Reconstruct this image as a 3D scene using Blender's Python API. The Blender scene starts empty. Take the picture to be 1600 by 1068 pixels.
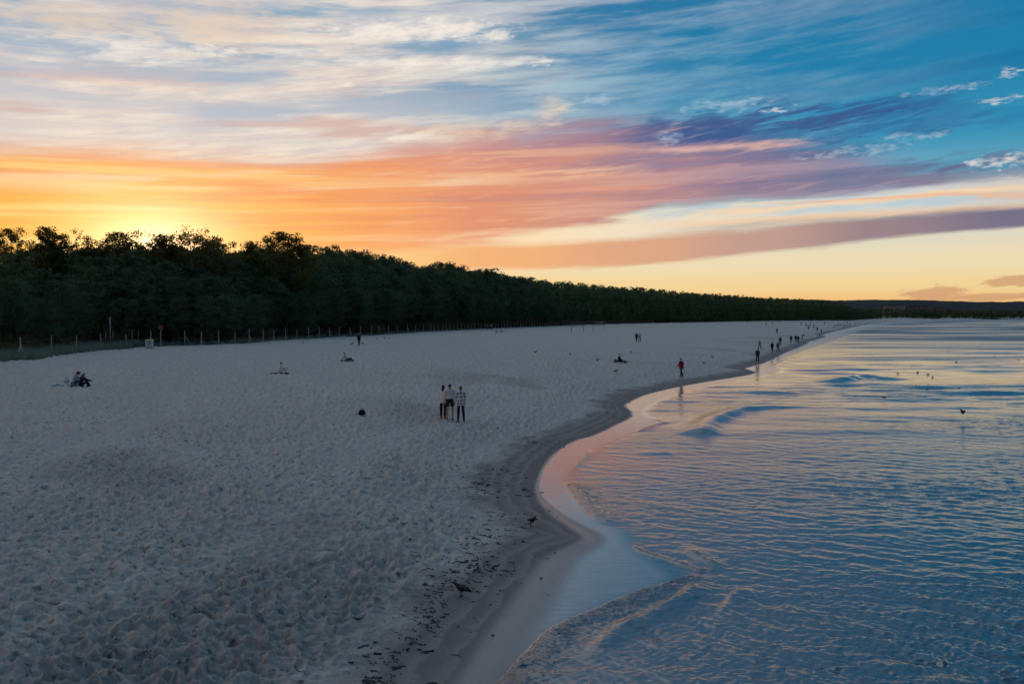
import bpy, bmesh, math, random
import numpy as np
from mathutils import Vector, Matrix

R = math.radians
scene = bpy.context.scene
col = scene.collection
rng = np.random.default_rng(7)
random.seed(7)

# ------------------------------------------------------------------ camera
CAM_H = 5.6                      # the pier deck the picture is taken from
FPX = 1333.0                     # focal length in photo pixels (30 mm on full frame)
PITCH = math.atan(39 / FPX)
cam_data = bpy.data.cameras.new('camera')
cam_data.lens = 36 * FPX / 1600
cam_data.sensor_width = 36
cam_data.clip_start = 0.1
cam_data.clip_end = 20000
cam = bpy.data.objects.new('camera', cam_data)
cam.location = (0, 0, CAM_H)
cam.rotation_euler = (math.pi / 2 - PITCH, 0, 0)
col.objects.link(cam)
scene.camera = cam

def ray(px, py):
    u, v = (px - 800) / FPX, (534 - py) / FPX
    c, s = math.cos(PITCH), math.sin(PITCH)
    return (u, c + s * v, -s + c * v)

def ground(px, py, z=0.0):
    """where the line of sight through a photo pixel meets height z"""
    d = ray(px, py)
    t = (z - CAM_H) / d[2]
    return (d[0] * t, d[1] * t)

def azel(px, py):
    d = ray(px, py)
    return math.degrees(math.atan2(d[0], d[1])), math.degrees(math.atan2(d[2], math.hypot(d[0], d[1])))

SUN_AZ, SUN_EL = -22.6, 2.4      # degrees; azimuth clockwise from +Y

# ------------------------------------------------------------------ world / sky
def lin(c):
    r = []
    for v in c:
        v = v / 255.0
        r.append(v / 12.92 if v <= 0.04045 else ((v + 0.055) / 1.055) ** 2.4)
    return tuple(r)

class V:
    """tiny expression builder over shader math nodes"""
    tree = None
    def __init__(self, s): self.s = s
    @classmethod
    def m(cls, op, *a, clamp=False):
        n = cls.tree.nodes.new('ShaderNodeMath'); n.operation = op; n.use_clamp = clamp
        for i, x in enumerate(a):
            if isinstance(x, V): cls.tree.links.new(x.s, n.inputs[i])
            else: n.inputs[i].default_value = x
        return V(n.outputs[0])
    def __add__(s, o): return V.m('ADD', s, o)
    __radd__ = __add__
    def __sub__(s, o): return V.m('SUBTRACT', s, o)
    def __rsub__(s, o): return V.m('SUBTRACT', o, s)
    def __mul__(s, o): return V.m('MULTIPLY', s, o)
    __rmul__ = __mul__
    def __truediv__(s, o): return V.m('DIVIDE', s, o)
    def pow(s, o): return V.m('POWER', s, o)
    def abs(s): return V.m('ABSOLUTE', s)
    def max(s, o): return V.m('MAXIMUM', s, o)
    def min(s, o): return V.m('MINIMUM', s, o)
    def exp(s): return V.m('EXPONENT', s)
    def clamp(s): return V.m('ADD', s, 0.0, clamp=True)

def smooth(x, a, b, to0=0.0, to1=1.0):
    n = V.tree.nodes.new('ShaderNodeMapRange'); n.interpolation_type = 'SMOOTHSTEP'
    for k, v in (('From Min', a), ('From Max', b), ('To Min', to0), ('To Max', to1)):
        if isinstance(v, V): V.tree.links.new(v.s, n.inputs[k])
        else: n.inputs[k].default_value = v
    V.tree.links.new(x.s, n.inputs['Value'])
    return V(n.outputs['Result'])

def vec(x, y, z=0.0):
    if isinstance(z, float) and z: y = y + z * 7.3
    n = V.tree.nodes.new('ShaderNodeCombineXYZ')
    for i, v in enumerate((x, y, z)):
        if isinstance(v, V): V.tree.links.new(v.s, n.inputs[i])
        else: n.inputs[i].default_value = v
    return V(n.outputs[0])

def noise(p, scale=1.0, detail=4.0, rough=0.55, distort=0.0, lac=2.0):
    n = V.tree.nodes.new('ShaderNodeTexNoise'); n.noise_dimensions = '2D'
    n.inputs['Scale'].default_value = scale; n.inputs['Detail'].default_value = detail
    n.inputs['Roughness'].default_value = rough; n.inputs['Distortion'].default_value = distort
    n.inputs['Lacunarity'].default_value = lac
    V.tree.links.new(p.s, n.inputs['Vector'])
    return V(n.outputs[0])

def ramp(x, stops, interp='LINEAR'):
    """stops: (position 0..1, srgb 0-255)"""
    n = V.tree.nodes.new('ShaderNodeValToRGB'); cr = n.color_ramp; cr.interpolation = interp
    V.tree.links.new(x.s, n.inputs[0])
    stops = sorted(stops)
    while len(cr.elements) < len(stops): cr.elements.new(0.5)
    for e, (p, c) in zip(cr.elements, stops):
        e.position = p; e.color = (*lin(c), 1)
    return V(n.outputs[0])

def curve(x, pts):
    """piecewise smooth scalar curve, x and values scaled to 0..1 by caller"""
    n = V.tree.nodes.new('ShaderNodeFloatCurve'); c = n.mapping.curves[0]
    pts = sorted(pts)
    while len(c.points) < len(pts): c.points.new(0.5, 0.5)
    for p, (a, b) in zip(c.points, pts): p.location = (a, b); p.handle_type = 'AUTO_CLAMPED'
    n.mapping.update()
    V.tree.links.new(x.s, n.inputs['Value'])
    return V(n.outputs[0])

def mix(f, a, b, blend='MIX'):
    n = V.tree.nodes.new('ShaderNodeMix'); n.data_type = 'RGBA'; n.blend_type = blend; n.clamp_factor = True
    for i, v in ((0, f), (6, a), (7, b)):
        if isinstance(v, V): V.tree.links.new(v.s, n.inputs[i])
        elif isinstance(v, tuple): n.inputs[i].default_value = (*v, 1)
        else: n.inputs[i].default_value = v
    return V(n.outputs[2])

def build_world():
    w = bpy.data.worlds.new('World'); scene.world = w; w.use_nodes = True
    nt = w.node_tree; nt.nodes.clear(); V.tree = nt
    out = nt.nodes.new('ShaderNodeOutputWorld'); bg = nt.nodes.new('ShaderNodeBackground')
    nt.links.new(bg.outputs[0], out.inputs[0])
    tc = nt.nodes.new('ShaderNodeTexCoord')
    sep = nt.nodes.new('ShaderNodeSeparateXYZ'); nt.links.new(tc.outputs['Generated'], sep.inputs[0])
    dx, dy, dz = (V(sep.outputs[i]) for i in range(3))
    A = V.m('ARCTAN2', dx, dy) * 57.29578            # azimuth, degrees
    E = V.m('ARCSINE', V.m('MINIMUM', V.m('MAXIMUM', dz, -1.0), 1.0)) * 57.29578
    XN = (A + 40.0) / 80.0                             # 0..1 over +-40 deg
    XC = XN.clamp()
    def xn(px): return (azel(px, 300)[0] + 40) / 80
    def en(px, py): return azel(px, py)[1] / 24.0
    sx, sy, sz = (math.sin(R(SUN_AZ)) * math.cos(R(SUN_EL)), math.cos(R(SUN_AZ)) * math.cos(R(SUN_EL)), math.sin(R(SUN_EL)))

    # ---- streaky noises, long along the horizon, tilted like the cirrus in view
    tilt = E - A * 0.055
    base = vec(A * 0.045, tilt * 0.30, 1.3)
    n_big = noise(base, 1.0, 3, 0.5, 0.0)
    n_str = noise(vec(A * 0.07, tilt * 0.75, 4.1), 1.0, 5, 0.58, 0.0)
    n_fine = noise(vec(A * 0.22 + n_str * 1.2, (E - A * 0.12) * 1.9 + n_str * 1.5, 8.7), 1.0, 5, 0.62, 0.0)
    n_puff = noise(vec(A * 0.50 + n_fine * 2.0, E * 1.6 + n_fine * 1.2, 2.2), 1.0, 5, 0.62, 0.0)
    n_wisp = noise(vec(A * 0.30 + n_puff * 0.8, (E - A * 0.13) * 1.5, 6.4), 1.0, 4, 0.6, 0.0)

    # ---- clear air
    e_n = (E / 24.0).max(0.0).min(1.0)
    def er(stops): return ramp(e_n, [(e / 24.0, c) for e, c in stops], 'EASE')
    right = er([(0, (244, 172, 96)), (0.9, (250, 200, 128)), (2.0, (250, 220, 160)), (3.4, (245, 228, 188)), (5.2, (228, 224, 204)),
                (6.6, (150, 192, 200)), (8.4, (92, 170, 196)), (11.5, (38, 146, 188)), (15, (6, 128, 176)), (24, (0, 108, 160))])
    left = er([(0, (255, 168, 50)), (3.0, (255, 192, 84)), (5.2, (255, 190, 92)), (7.4, (248, 186, 118)), (8.8, (232, 204, 182)),
               (10.5, (216, 210, 208)), (13, (198, 202, 210)), (16, (164, 186, 206)), (20, (132, 174, 202)), (24, (60, 132, 180))])
    fx = smooth(A + (n_big - 0.5) * 16.0 + smooth(E, 6.0, 2.0) * 6.0, -17.0, 13.0)
    air = mix(fx, left, right)
    back = er([(0, (70, 74, 94)), (5, (66, 80, 106)), (12, (44, 76, 110)), (24, (18, 66, 106))])
    air = mix(smooth(A.abs(), 45.0, 110.0), air, back)
    zf = ramp((E / 90.0).clamp(), [(0.0, (60, 140, 185)), (0.27, (40, 128, 180)), (0.6, (84, 144, 184)), (1.0, (56, 108, 148))])
    zen = mix(smooth(dy, 0.55, -0.45), zf, lin((20, 62, 98)))
    air = mix(smooth(E, 17.0, 30.0), air, zen)
    # physical sky, the same sun, keeps the gradient honest
    sk = nt.nodes.new('ShaderNodeTexSky'); sk.sky_type = 'NISHITA'; sk.sun_disc = False
    sk.sun_elevation = R(SUN_EL); sk.sun_rotation = R(SUN_AZ); sk.air_density = 1.3; sk.dust_density = 1.5
    skm = mix(1.0, V(sk.outputs[0]), (0.10, 0.10, 0.10), 'MULTIPLY')
    air = mix(0.10, air, skm)

    # ---- sun glow through the thin veil
    # wider along the horizon than upward
    da = (A - SUN_AZ) * 0.62; de = (E - SUN_EL - 1.7) * 1.0
    el_ang = V.m('SQRT', da * da + de * de)

    c = air
    def put(mask, colour, amount=1.0):
        nonlocal c
        c = mix((mask * amount).clamp(), c, colour)

    # ---- high veil of cirrus, thinning to the right
    veil = smooth(n_str + n_big * 0.45 - 0.225, 0.38, 0.63) * smooth(A, 13.0, -10.0) * smooth(E, 7.5, 10.5) * smooth(A, -125.0, -75.0)
    veil_col = ramp(n_fine, [(0.32, (212, 196, 196)), (0.5, (232, 217, 204)), (0.68, (246, 232, 214))])
    put(veil, veil_col, 0.92)
    # right-hand thin veil, pale blue
    v2 = smooth(n_str * 0.75 + n_wisp * 0.25, 0.38, 0.74) * smooth(A, -12.0, 4.0) * smooth(E, 6.5, 9.0) * smooth(E, 75.0, 30.0) * smooth(A - (E - 15.0).max(0.0) * 0.5, 33.0, 8.0)
    put(v2, mix(smooth(E, 14.0, 24.0), lin((158, 198, 214)), lin((206, 204, 212))), 0.70)
    # darker blue streaks high on the right
    v3 = smooth(n_fine * 0.25 + n_str * 0.75, 0.45, 0.68) * smooth(A, 2.0, 16.0) * smooth(E, 9.0, 13.0)
    put(v3, lin((0, 98, 152)), 0.40)
    # blue-grey gaps at upper left
    gap = smooth(noise(vec(A * 0.085, tilt * 0.42, 11.0), 1.0, 3, 0.5, 0.0), 0.53, 0.66) * smooth(A, 6.0, -6.0) * smooth(E, 10.5, 13.0)
    put(gap, lin((158, 178, 200)), 0.40)
    pk = smooth(noise(vec(A * 0.06, tilt * 0.62, 17.0), 1.0, 3, 0.5, 0.0), 0.50, 0.66) * smooth(A, 2.0, -8.0) * smooth(E, 8.6, 10.0) * smooth(E, 15.5, 12.5)
    put(pk, lin((214, 178, 168)), 0.75)

    # pale cirrus added overhead on the sunset side, unseen, to light the sand
    hi = smooth(E, 17.0, 32.0) * smooth(dy, -0.15, 0.35) * smooth(A - (E - 20.0).max(0.0) * 0.5, 6.0, -16.0) * smooth(n_big, 0.25, 0.60, 0.55, 1.0)
    put(hi, lin((204, 211, 220)), 0.92)

    def band(top, bot, soft_t, soft_b, wob, nz, fade=None):
        t = curve(XC, [(xn(x), en(x, y)) for x, y in top]) * 24.0
        b = curve(XC, [(xn(x), en(x, y)) for x, y in bot]) * 24.0
        e2 = E + (nz - 0.5) * wob
        m = smooth(e2 - b, -soft_b, soft_b) * smooth(t - e2, -soft_t, soft_t)
        return m, b, t
    def along(stops): return ramp(XC, [(xn(x), q) for x, q in stops], 'EASE')

    # ---- creamy bright strip under the main sheet
    m, _, _ = band([(400, 372), (600, 366), (900, 342), (1100, 322), (1300, 300), (1600, 270)],
                   [(400, 395), (600, 392), (900, 380), (1100, 352), (1300, 338), (1600, 322)], 0.35, 0.4, 1.2, n_str)
    put(m * smooth(A, -12.0, -4.0), along([(450, (254, 206, 130)), (800, (252, 226, 186)), (1100, (240, 224, 200)), (1350, (214, 216, 212)), (1600, (214, 204, 196))]), 0.9)
    m, _, _ = band([(400, 200), (900, 338), (1100, 322), (1300, 316), (1600, 292)], [(400, 205), (900, 341), (1100, 336), (1300, 330), (1600, 306)], 0.25, 0.25, 1.3, n_fine)
    put(m * smooth(A, 6.0, 12.0), lin((176, 202, 214)), 0.7)

    # ---- the main sheet: orange by the sun, salmon, mauve, slate
    mA, bA, tA = band([(-150, 236), (0, 238), (250, 236), (470, 250), (620, 232), (800, 204), (950, 194), (1080, 196), (1230, 226), (1360, 240), (1500, 262), (1700, 258)],
                      [(-150, 480), (0, 470), (450, 430), (700, 378), (900, 352), (1060, 322), (1220, 302), (1400, 290), (1600, 268), (1700, 262)], 0.95, 0.42, 3.4, n_str * 0.7 + n_big * 0.3)
    colA = along([(-100, (255, 176, 74)), (150, (255, 186, 84)), (420, (253, 178, 92)), (600, (247, 164, 104)), (760, (228, 148, 114)), (900, (212, 146, 126)),
                  (1040, (184, 136, 138)), (1180, (150, 126, 146)), (1320, (122, 120, 150)), (1500, (134, 120, 142))])
    hA = (E - bA) / (tA - bA).max(0.3)
    topA = along([(-100, (240, 164, 106)), (300, (244, 162, 100)), (520, (240, 150, 100)), (700, (218, 148, 130)), (860, (172, 130, 146)), (1000, (130, 116, 148)), (1150, (98, 108, 148)), (1350, (70, 112, 154))])
    colA = mix(smooth(hA + (n_str - 0.5) * 1.3, 0.45, 1.05), colA, topA)
    colA = mix(smooth(n_fine, 0.52, 0.74) * smooth(A, -30.0, -4.0) * 0.55, colA, along([(0, (255, 206, 120)), (700, (246, 186, 140)), (1100, (206, 160, 160)), (1500, (170, 150, 170))]))
    lay = noise(vec(A * 0.035, (E - A * 0.03) * 1.15, 31.0), 1.0, 5, 0.6, 0.0)
    colA = mix(smooth(lay, 0.50, 0.66) * 0.60, colA, along([(0, (255, 214, 132)), (400, (255, 208, 136)), (700, (248, 190, 142)), (950, (226, 172, 150)), (1150, (190, 156, 164)), (1400, (150, 144, 172))]))
    colA = mix(smooth(lay, 0.46, 0.32) * 0.45, colA, along([(0, (244, 156, 80)), (500, (232, 140, 92)), (800, (196, 124, 118)), (1000, (140, 106, 138)), (1300, (86, 96, 140))]))
    put(mA * smooth(lay + n_fine * 0.4, 0.40, 0.60, 0.80, 1.0), colA, 0.95)
    lane = smooth(noise(vec(A * 0.05, tilt * 0.95, 23.0), 1.0, 4, 0.5, 0.0), 0.52, 0.68) * smooth(E, 6.6, 8.2) * smooth(E, 11.5, 9.5) * smooth(A, 4.0, -8.0)
    put(lane, ramp((E / 24.0).clamp(), [(6.5 / 24, (255, 205, 130)), (8.5 / 24, (248, 212, 172)), (10.5 / 24, (232, 220, 216))]), 0.7)
    # bright filaments inside the sheet
    for (x0, y0, x1, y1, th, cc) in ((640, 276, 1000, 262, 0.16, (244, 190, 150)), (1000, 236, 1280, 222, 0.16, (232, 184, 170)), (840, 300, 1060, 290, 0.12, (226, 160, 136))):
        a0, e0 = azel(x0, y0); a1, e1 = azel(x1, y1)
        line = e0 + (A - a0) * ((e1 - e0) / (a1 - a0))
        mm = smooth((E + (n_fine - 0.5) * 0.9 - line).abs(), th * 2.2, 0.0) * smooth(A, a0 - 1.5, a0 + 3.0) * smooth(A, a1 + 1.5, a1 - 3.0)
        put(mm, lin(cc), 0.75)
    # ---- slate streamers fanning to the upper right
    for (x0, y0, x1, y1, th, cc, am) in ((960, 214, 1560, 150, 0.75, (52, 88, 142), 0.95), (1010, 196, 1400, 176, 0.45, (70, 92, 140), 0.8),
                                       (1150, 226, 1620, 178, 0.42, (46, 98, 150), 0.7), (1380, 262, 1700, 246, 0.4, (104, 104, 142), 0.9)):
        a0, e0 = azel(x0, y0); a1, e1 = azel(x1, y1)
        line = e0 + (A - a0) * ((e1 - e0) / (a1 - a0))
        d = (E + (n_wisp - 0.5) * 2.6 - line).abs()
        mm = smooth(d, th * 1.6, 0.0) * smooth(A, a0 - 1.0, a0 + 4.0) * smooth(A, a1 + 1.0, a1 - 6.0)
        put(mm * smooth(n_fine, 0.28, 0.55), lin(cc), am)

    for (x0, y0, x1, y1, th, cc, am) in ((1050, 338, 1700, 282, 0.13, (250, 214, 172), 0.85), (1000, 352, 1700, 312, 0.16, (246, 206, 164), 0.8), (1180, 318, 1700, 296, 0.09, (236, 186, 150), 0.8)):
        a0, e0 = azel(x0, y0); a1, e1 = azel(x1, y1)
        line = e0 + (A - a0) * ((e1 - e0) / (a1 - a0))
        mm = smooth((E + (n_str - 0.5) * 1.1 - line).abs(), th * 2.4, 0.0) * smooth(A, a0 - 1.0, a0 + 5.0)
        put(mm, lin(cc), am)
    # ---- lower band, peach to slate
    mB, bB, tB = band([(500, 390), (700, 382), (900, 374), (1050, 362), (1200, 351), (1400, 337), (1600, 319), (1700, 312)],
                      [(500, 428), (700, 424), (900, 418), (1050, 408), (1200, 395), (1400, 375), (1600, 351), (1700, 344)], 0.34, 0.20, 1.1, n_str)
    put(mB * smooth(A, -11.0, -2.0), along([(550, (253, 188, 112)), (800, (242, 176, 120)), (1000, (222, 164, 130)), (1200, (192, 152, 140)), (1380, (150, 126, 134)), (1600, (112, 106, 132))]), 0.95)

    n_sm = noise(vec(A * 1.3 + n_fine * 1.5, E * 3.6 + n_puff * 1.5, 5.5), 1.0, 4, 0.62, 0.0)
    # ---- pale wisps / puffs: each class is a field of ellipses broken up by noise
    sheared = vec(A, E - A * 0.04, 0.0)
    def blobs(items, colour, am, lo, hi, nz=None):
        k = 57.3 / FPX; best = None
        for px, py, rx, ry in items:
            a0, e0 = azel(px, py); e0 = e0 - a0 * 0.04
            n = nt.nodes.new('ShaderNodeVectorMath'); n.operation = 'MULTIPLY_ADD'
            nt.links.new(sheared.s, n.inputs[0])
            n.inputs[1].default_value = (1 / (rx * k), 1 / (ry * k), 0); n.inputs[2].default_value = (-a0 / (rx * k), -e0 / (ry * k), 0)
            d = nt.nodes.new('ShaderNodeVectorMath'); d.operation = 'LENGTH'; nt.links.new(n.outputs[0], d.inputs[0])
            v = V(d.outputs['Value']); best = v if best is None else best.min(v)
        put(smooth(((nz or n_puff) - 0.5) * (3.4 if nz else 1.9) + (n_wisp - 0.5) * 1.3 - best, lo, hi) * smooth(best, 1.9, 0.8), colour, am)
    blobs([(590, 52, 80, 20), (690, 46, 90, 20), (775, 54, 40, 12), (455, 82, 70, 9), (215, 78, 130, 24), (660, 100, 190, 13), (640, 214, 70, 10)],
          ramp(n_fine, [(0.3, (222, 214, 210)), (0.7, (252, 242, 228))]), 0.88, -1.15, -0.05)
    blobs([(340, 40, 140, 50), (120, 30, 170, 24), (715, 203, 90, 22), (862, 172, 34, 20), (810, 196, 70, 10)], lin((232, 208, 186)), 0.75, -1.2, 0.1)
    blobs([(1150, 163, 80, 10), (1322, 237, 80, 8), (1400, 214, 22, 6), (1446, 213, 34, 5), (1480, 139, 52, 6), (1045, 216, 22, 12), (930, 155, 60, 8)], lin((186, 204, 218)), 0.5, -1.15, 0.3, n_sm)
    blobs([(538, 131, 26, 5), (850, 97, 22, 9), (1562, 156, 26, 6), (1592, 111, 28, 7), (1572, 252, 44, 14), (1519, 256, 12, 5), (1216, 172, 22, 8), (600, 50, 110, 18), (700, 44, 100, 18), (770, 54, 44, 10), (330, 78, 60, 10)], lin((250, 240, 228)), 0.6, -0.95, 0.3, n_sm)
    # horizon cumulus on the right and a tan haze bank under them
    bank = smooth(E + (n_str - 0.5) * 0.9, 1.05, 0.3) * smooth(A, 20.0, 29.0)
    put(bank, lin((232, 172, 116)), 0.6)
    blobs([(1452, 458, 48, 11), (1500, 466, 90, 5), (1585, 438, 46, 8)], lin((208, 158, 118)), 0.8, -1.1, -0.75)

    # ---- glow last: light, not pigment
    g1 = (el_ang * -0.68).exp(); g2 = (el_ang * -0.20).exp()
    lowm = smooth(E, 15.0, 6.0)
    glow = mix(1.0, (2.2, 1.75, 1.15), vec(g1, g1, g1), 'MULTIPLY')
    glow2 = mix(1.0, (0.16, 0.10, 0.0), vec(g2 * lowm, g2 * lowm, g2 * lowm), 'MULTIPLY')
    c = mix(1.0, c, glow, 'ADD'); c = mix(1.0, c, glow2, 'ADD')
    # below the horizon: dim ground-coloured
    c = mix(smooth(E, -0.2, -3.0), c, lin((60, 62, 70)))
    nt.links.new(c.s, bg.inputs['Color']); bg.inputs['Strength'].default_value = 1.0
    w.cycles.sampling_method = 'MANUAL'; w.cycles.sample_map_resolution = 1024

build_world()

# ------------------------------------------------------------------ sun
sl = bpy.data.lights.new('sun', 'SUN'); sl.energy = 2.2; sl.angle = R(0.6); sl.color = (1.0, 0.62, 0.28)
so = bpy.data.objects.new('sun', sl); col.objects.link(so)
_d = Vector((math.sin(R(SUN_AZ)) * math.cos(R(SUN_EL)), math.cos(R(SUN_AZ)) * math.cos(R(SUN_EL)), math.sin(R(SUN_EL))))
so.rotation_euler = _d.to_track_quat('Z', 'Y').to_euler(); so.location = (-60, 140, 60)

vs = scene.view_settings
vs.view_transform = 'Standard'; vs.look = 'None'; vs.exposure = 0.0; vs.gamma = 1.0
vs.use_curve_mapping = False
scene.cycles.max_bounces = 6; scene.cycles.transparent_max_bounces = 4
scene.cycles.use_denoising = True
scene.cycles.denoising_prefilter = 'ACCURATE'; scene.cycles.denoising_input_passes = 'RGB_ALBEDO_NORMAL'
scene.cycles.use_adaptive_sampling = True; scene.cycles.adaptive_threshold = 0.015; scene.cycles.adaptive_min_samples = 12
scene.cycles.caustics_reflective = False; scene.cycles.caustics_refractive = False

# ------------------------------------------------------------------ helpers
def tag(o, label=None, cat=None, group=None, kind=None):
    if label: o['label'] = label
    if cat: o['category'] = cat
    if group: o['group'] = group
    if kind: o['kind'] = kind
    return o

def mesh_obj(name, verts, faces, mat=None, parent=None, smooth_=False, loc=None):
    me = bpy.data.meshes.new(name)
    me.from_pydata([tuple(v) for v in verts], [], [tuple(f) for f in faces])
    if smooth_: me.polygons.foreach_set('use_smooth', [True] * len(me.polygons))
    me.update()
    return link(name, me, mat, parent, loc)

def link(name, me, mat=None, parent=None, loc=None):
    o = bpy.data.objects.new(name, me)
    if mat is not None and len(me.materials) == 0: me.materials.append(mat)
    col.objects.link(o)
    if parent is not None: o.parent = parent
    if loc is not None: o.location = loc
    return o

def np_mesh(name, v, f, smooth_=True):
    """fast mesh from numpy arrays; f is (n,3) or (n,4)"""
    me = bpy.data.meshes.new(name); k = f.shape[1]
    me.vertices.add(len(v)); me.vertices.foreach_set('co', np.ascontiguousarray(v, dtype=np.float32).ravel())
    me.loops.add(f.size); me.loops.foreach_set('vertex_index', np.ascontiguousarray(f, dtype=np.int32).ravel())
    me.polygons.add(len(f)); me.polygons.foreach_set('loop_start', np.arange(0, f.size, k, dtype=np.int32))
    me.polygons.foreach_set('loop_total', np.full(len(f), k, dtype=np.int32))
    me.polygons.foreach_set('use_smooth', np.full(len(f), smooth_))
    me.update(calc_edges=True); me.validate()
    return me

def attr(me, name, values):
    a = me.attributes.new(name, 'FLOAT', 'POINT'); a.data.foreach_set('value', np.ascontiguousarray(values, dtype=np.float32))

def empty(name, loc=(0, 0, 0), rz=0.0, scale=1.0):
    o = bpy.data.objects.new(name, None); col.objects.link(o)
    o.empty_display_size = 0.2; o.location = loc; o.rotation_euler = (0, 0, rz); o.scale = (scale,) * 3
    return o

_G = np.random.default_rng(3)
_perm = _G.permutation(512).astype(np.int64); _perm = np.concatenate([_perm, _perm])
_ga = _G.uniform(0, 2 * np.pi, 512); _gx, _gy = np.cos(_ga), np.sin(_ga)
_ru, _rv = _G.uniform(0, 1, 512), _G.uniform(0, 1, 512)
def _h(ix, iy): return _perm[(_perm[ix & 511] + iy) & 511]
def perlin(x, y):
    x0, y0 = np.floor(x), np.floor(y); fx, fy = x - x0, y - y0
    ix, iy = x0.astype(np.int64), y0.astype(np.int64)
    u = fx * fx * fx * (fx * (fx * 6 - 15) + 10); v = fy * fy * fy * (fy * (fy * 6 - 15) + 10)
    def g(a, b, p, q):
        h = _h(a, b); return _gx[h] * p + _gy[h] * q
    a = g(ix, iy, fx, fy); b = g(ix + 1, iy, fx - 1, fy); c = g(ix, iy + 1, fx, fy - 1); d = g(ix + 1, iy + 1, fx - 1, fy - 1)
    return (a * (1 - u) + b * u) * (1 - v) + (c * (1 - u) + d * u) * v
def fbm(x, y, o=4, g=0.5):
    s = 0; a = 1.0
    for i in range(o):
        s = s + a * perlin(x + 17.3 * i, y - 9.1 * i); x = x * 2.03; y = y * 2.03; a *= g
    return s
def worley(x, y):
    x0, y0 = np.floor(x).astype(np.int64), np.floor(y).astype(np.int64)
    best = np.full(x.shape, 9.0); second = np.full(x.shape, 9.0)
    for i in (-1, 0, 1):
        for j in (-1, 0, 1):
            h = _h(x0 + i, y0 + j)
            d = np.hypot(x0 + i + _ru[h] - x, y0 + j + _rv[h] - y)
            m = d < best
            second = np.where(m, best, np.minimum(second, d)); best = np.where(m, d, best)
    return best, second
def sstep(x, a, b):
    t = np.clip((x - a) / (b - a), 0, 1); return t * t * (3 - 2 * t)

# ------------------------------------------------------------------ shoreline (water's edge), world metres, z = 0
def dense(pts, n=6):
    """monotone-in-y polyline, resampled with Catmull-Rom"""
    p = [np.array(q, float) for q in pts]; out = []
    p = [2 * p[0] - p[1]] + p + [2 * p[-1] - p[-2]]
    for i in range(1, len(p) - 2):
        for k in range(n):
            t = k / n
            out.append(0.5 * (2 * p[i] + (p[i + 1] - p[i - 1]) * t + (2 * p[i - 1] - 5 * p[i] + 4 * p[i + 1] - p[i + 2]) * t * t
                              + (3 * p[i] - p[i - 1] - 3 * p[i + 1] + p[i + 2]) * t ** 3))
    out.append(p[-2]); return np.array(out)

SHORE_PX = [(560, 1400), (690, 1150), (745, 1068), (785, 1000), (822, 945), (850, 900), (872, 872), (914, 850), (921, 838), (898, 822), (868, 802), (846, 778), (841, 757),
            (848, 733), (862, 713), (884, 696), (905, 686), (930, 679), (965, 662), (984, 652), (986, 643), (976, 634), (985, 627), (1010, 616), (1055, 605), (1110, 595), (1160, 587),
            (1180, 581), (1164, 575.5), (1182, 570), (1202, 563), (1226, 551), (1246, 543), (1262, 536), (1262, 534), (1290, 526), (1284, 523), (1302, 518), (1325, 512.5), (1352, 507.3), (1395, 503.2), (1440, 501), (1510, 499.8), (1600, 499.0)]
shore = dense([ground(*p) for p in SHORE_PX], 5)
shore = np.vstack([[ground(420, 1900)], shore, [(1700, 1990), (2600, 2080), (6000, 2200)]])
shore = shore[np.argsort(shore[:, 1], kind='stable')]

def seg_dist(P, x, y):
    """unsigned distance to polyline P and index-parameter of closest point"""
    x = np.asarray(x, float).ravel(); y = np.asarray(y, float).ravel()
    best = np.full(x.shape, 1e18); par = np.zeros(x.shape)
    L = 0.0
    if x.size <= 4000:                                # small sets: all segments at once
        A_, B_ = np.asarray(P[:-1], float), np.asarray(P[1:], float); dv = B_ - A_; l2 = (dv ** 2).sum(1) + 1e-12; ln = np.sqrt(l2); c0 = np.concatenate([[0], np.cumsum(ln)])
        t = np.clip(((x[:, None] - A_[:, 0]) * dv[:, 0] + (y[:, None] - A_[:, 1]) * dv[:, 1]) / l2, 0, 1)
        d = (x[:, None] - A_[:, 0] - t * dv[:, 0]) ** 2 + (y[:, None] - A_[:, 1] - t * dv[:, 1]) ** 2
        i = d.argmin(1); k = np.arange(len(x))
        return np.sqrt(d[k, i]), c0[i] + t[k, i] * ln[i], c0[-1]
    for i in range(len(P) - 1):
        ax, ay = P[i]; bx, by = P[i + 1]; dx, dy = bx - ax, by - ay; l2 = dx * dx + dy * dy + 1e-12
        t = np.clip(((x - ax) * dx + (y - ay) * dy) / l2, 0, 1)
        d = (x - ax - t * dx) ** 2 + (y - ay - t * dy) ** 2
        m = d < best; best = np.where(m, d, best); par = np.where(m, L + t * math.sqrt(l2), par)
        L += math.sqrt(l2)
    return np.sqrt(best), par, L

def shore_x(y): return np.interp(y, shore[:, 1], shore[:, 0])
def inland(x, y):
    """signed distance from the water's edge, positive on land"""
    d = seg_dist(shore, x, y)[0].reshape(np.shape(x))
    return np.where(np.asarray(x) < shore_x(np.asarray(y)), d, -d)

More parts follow.
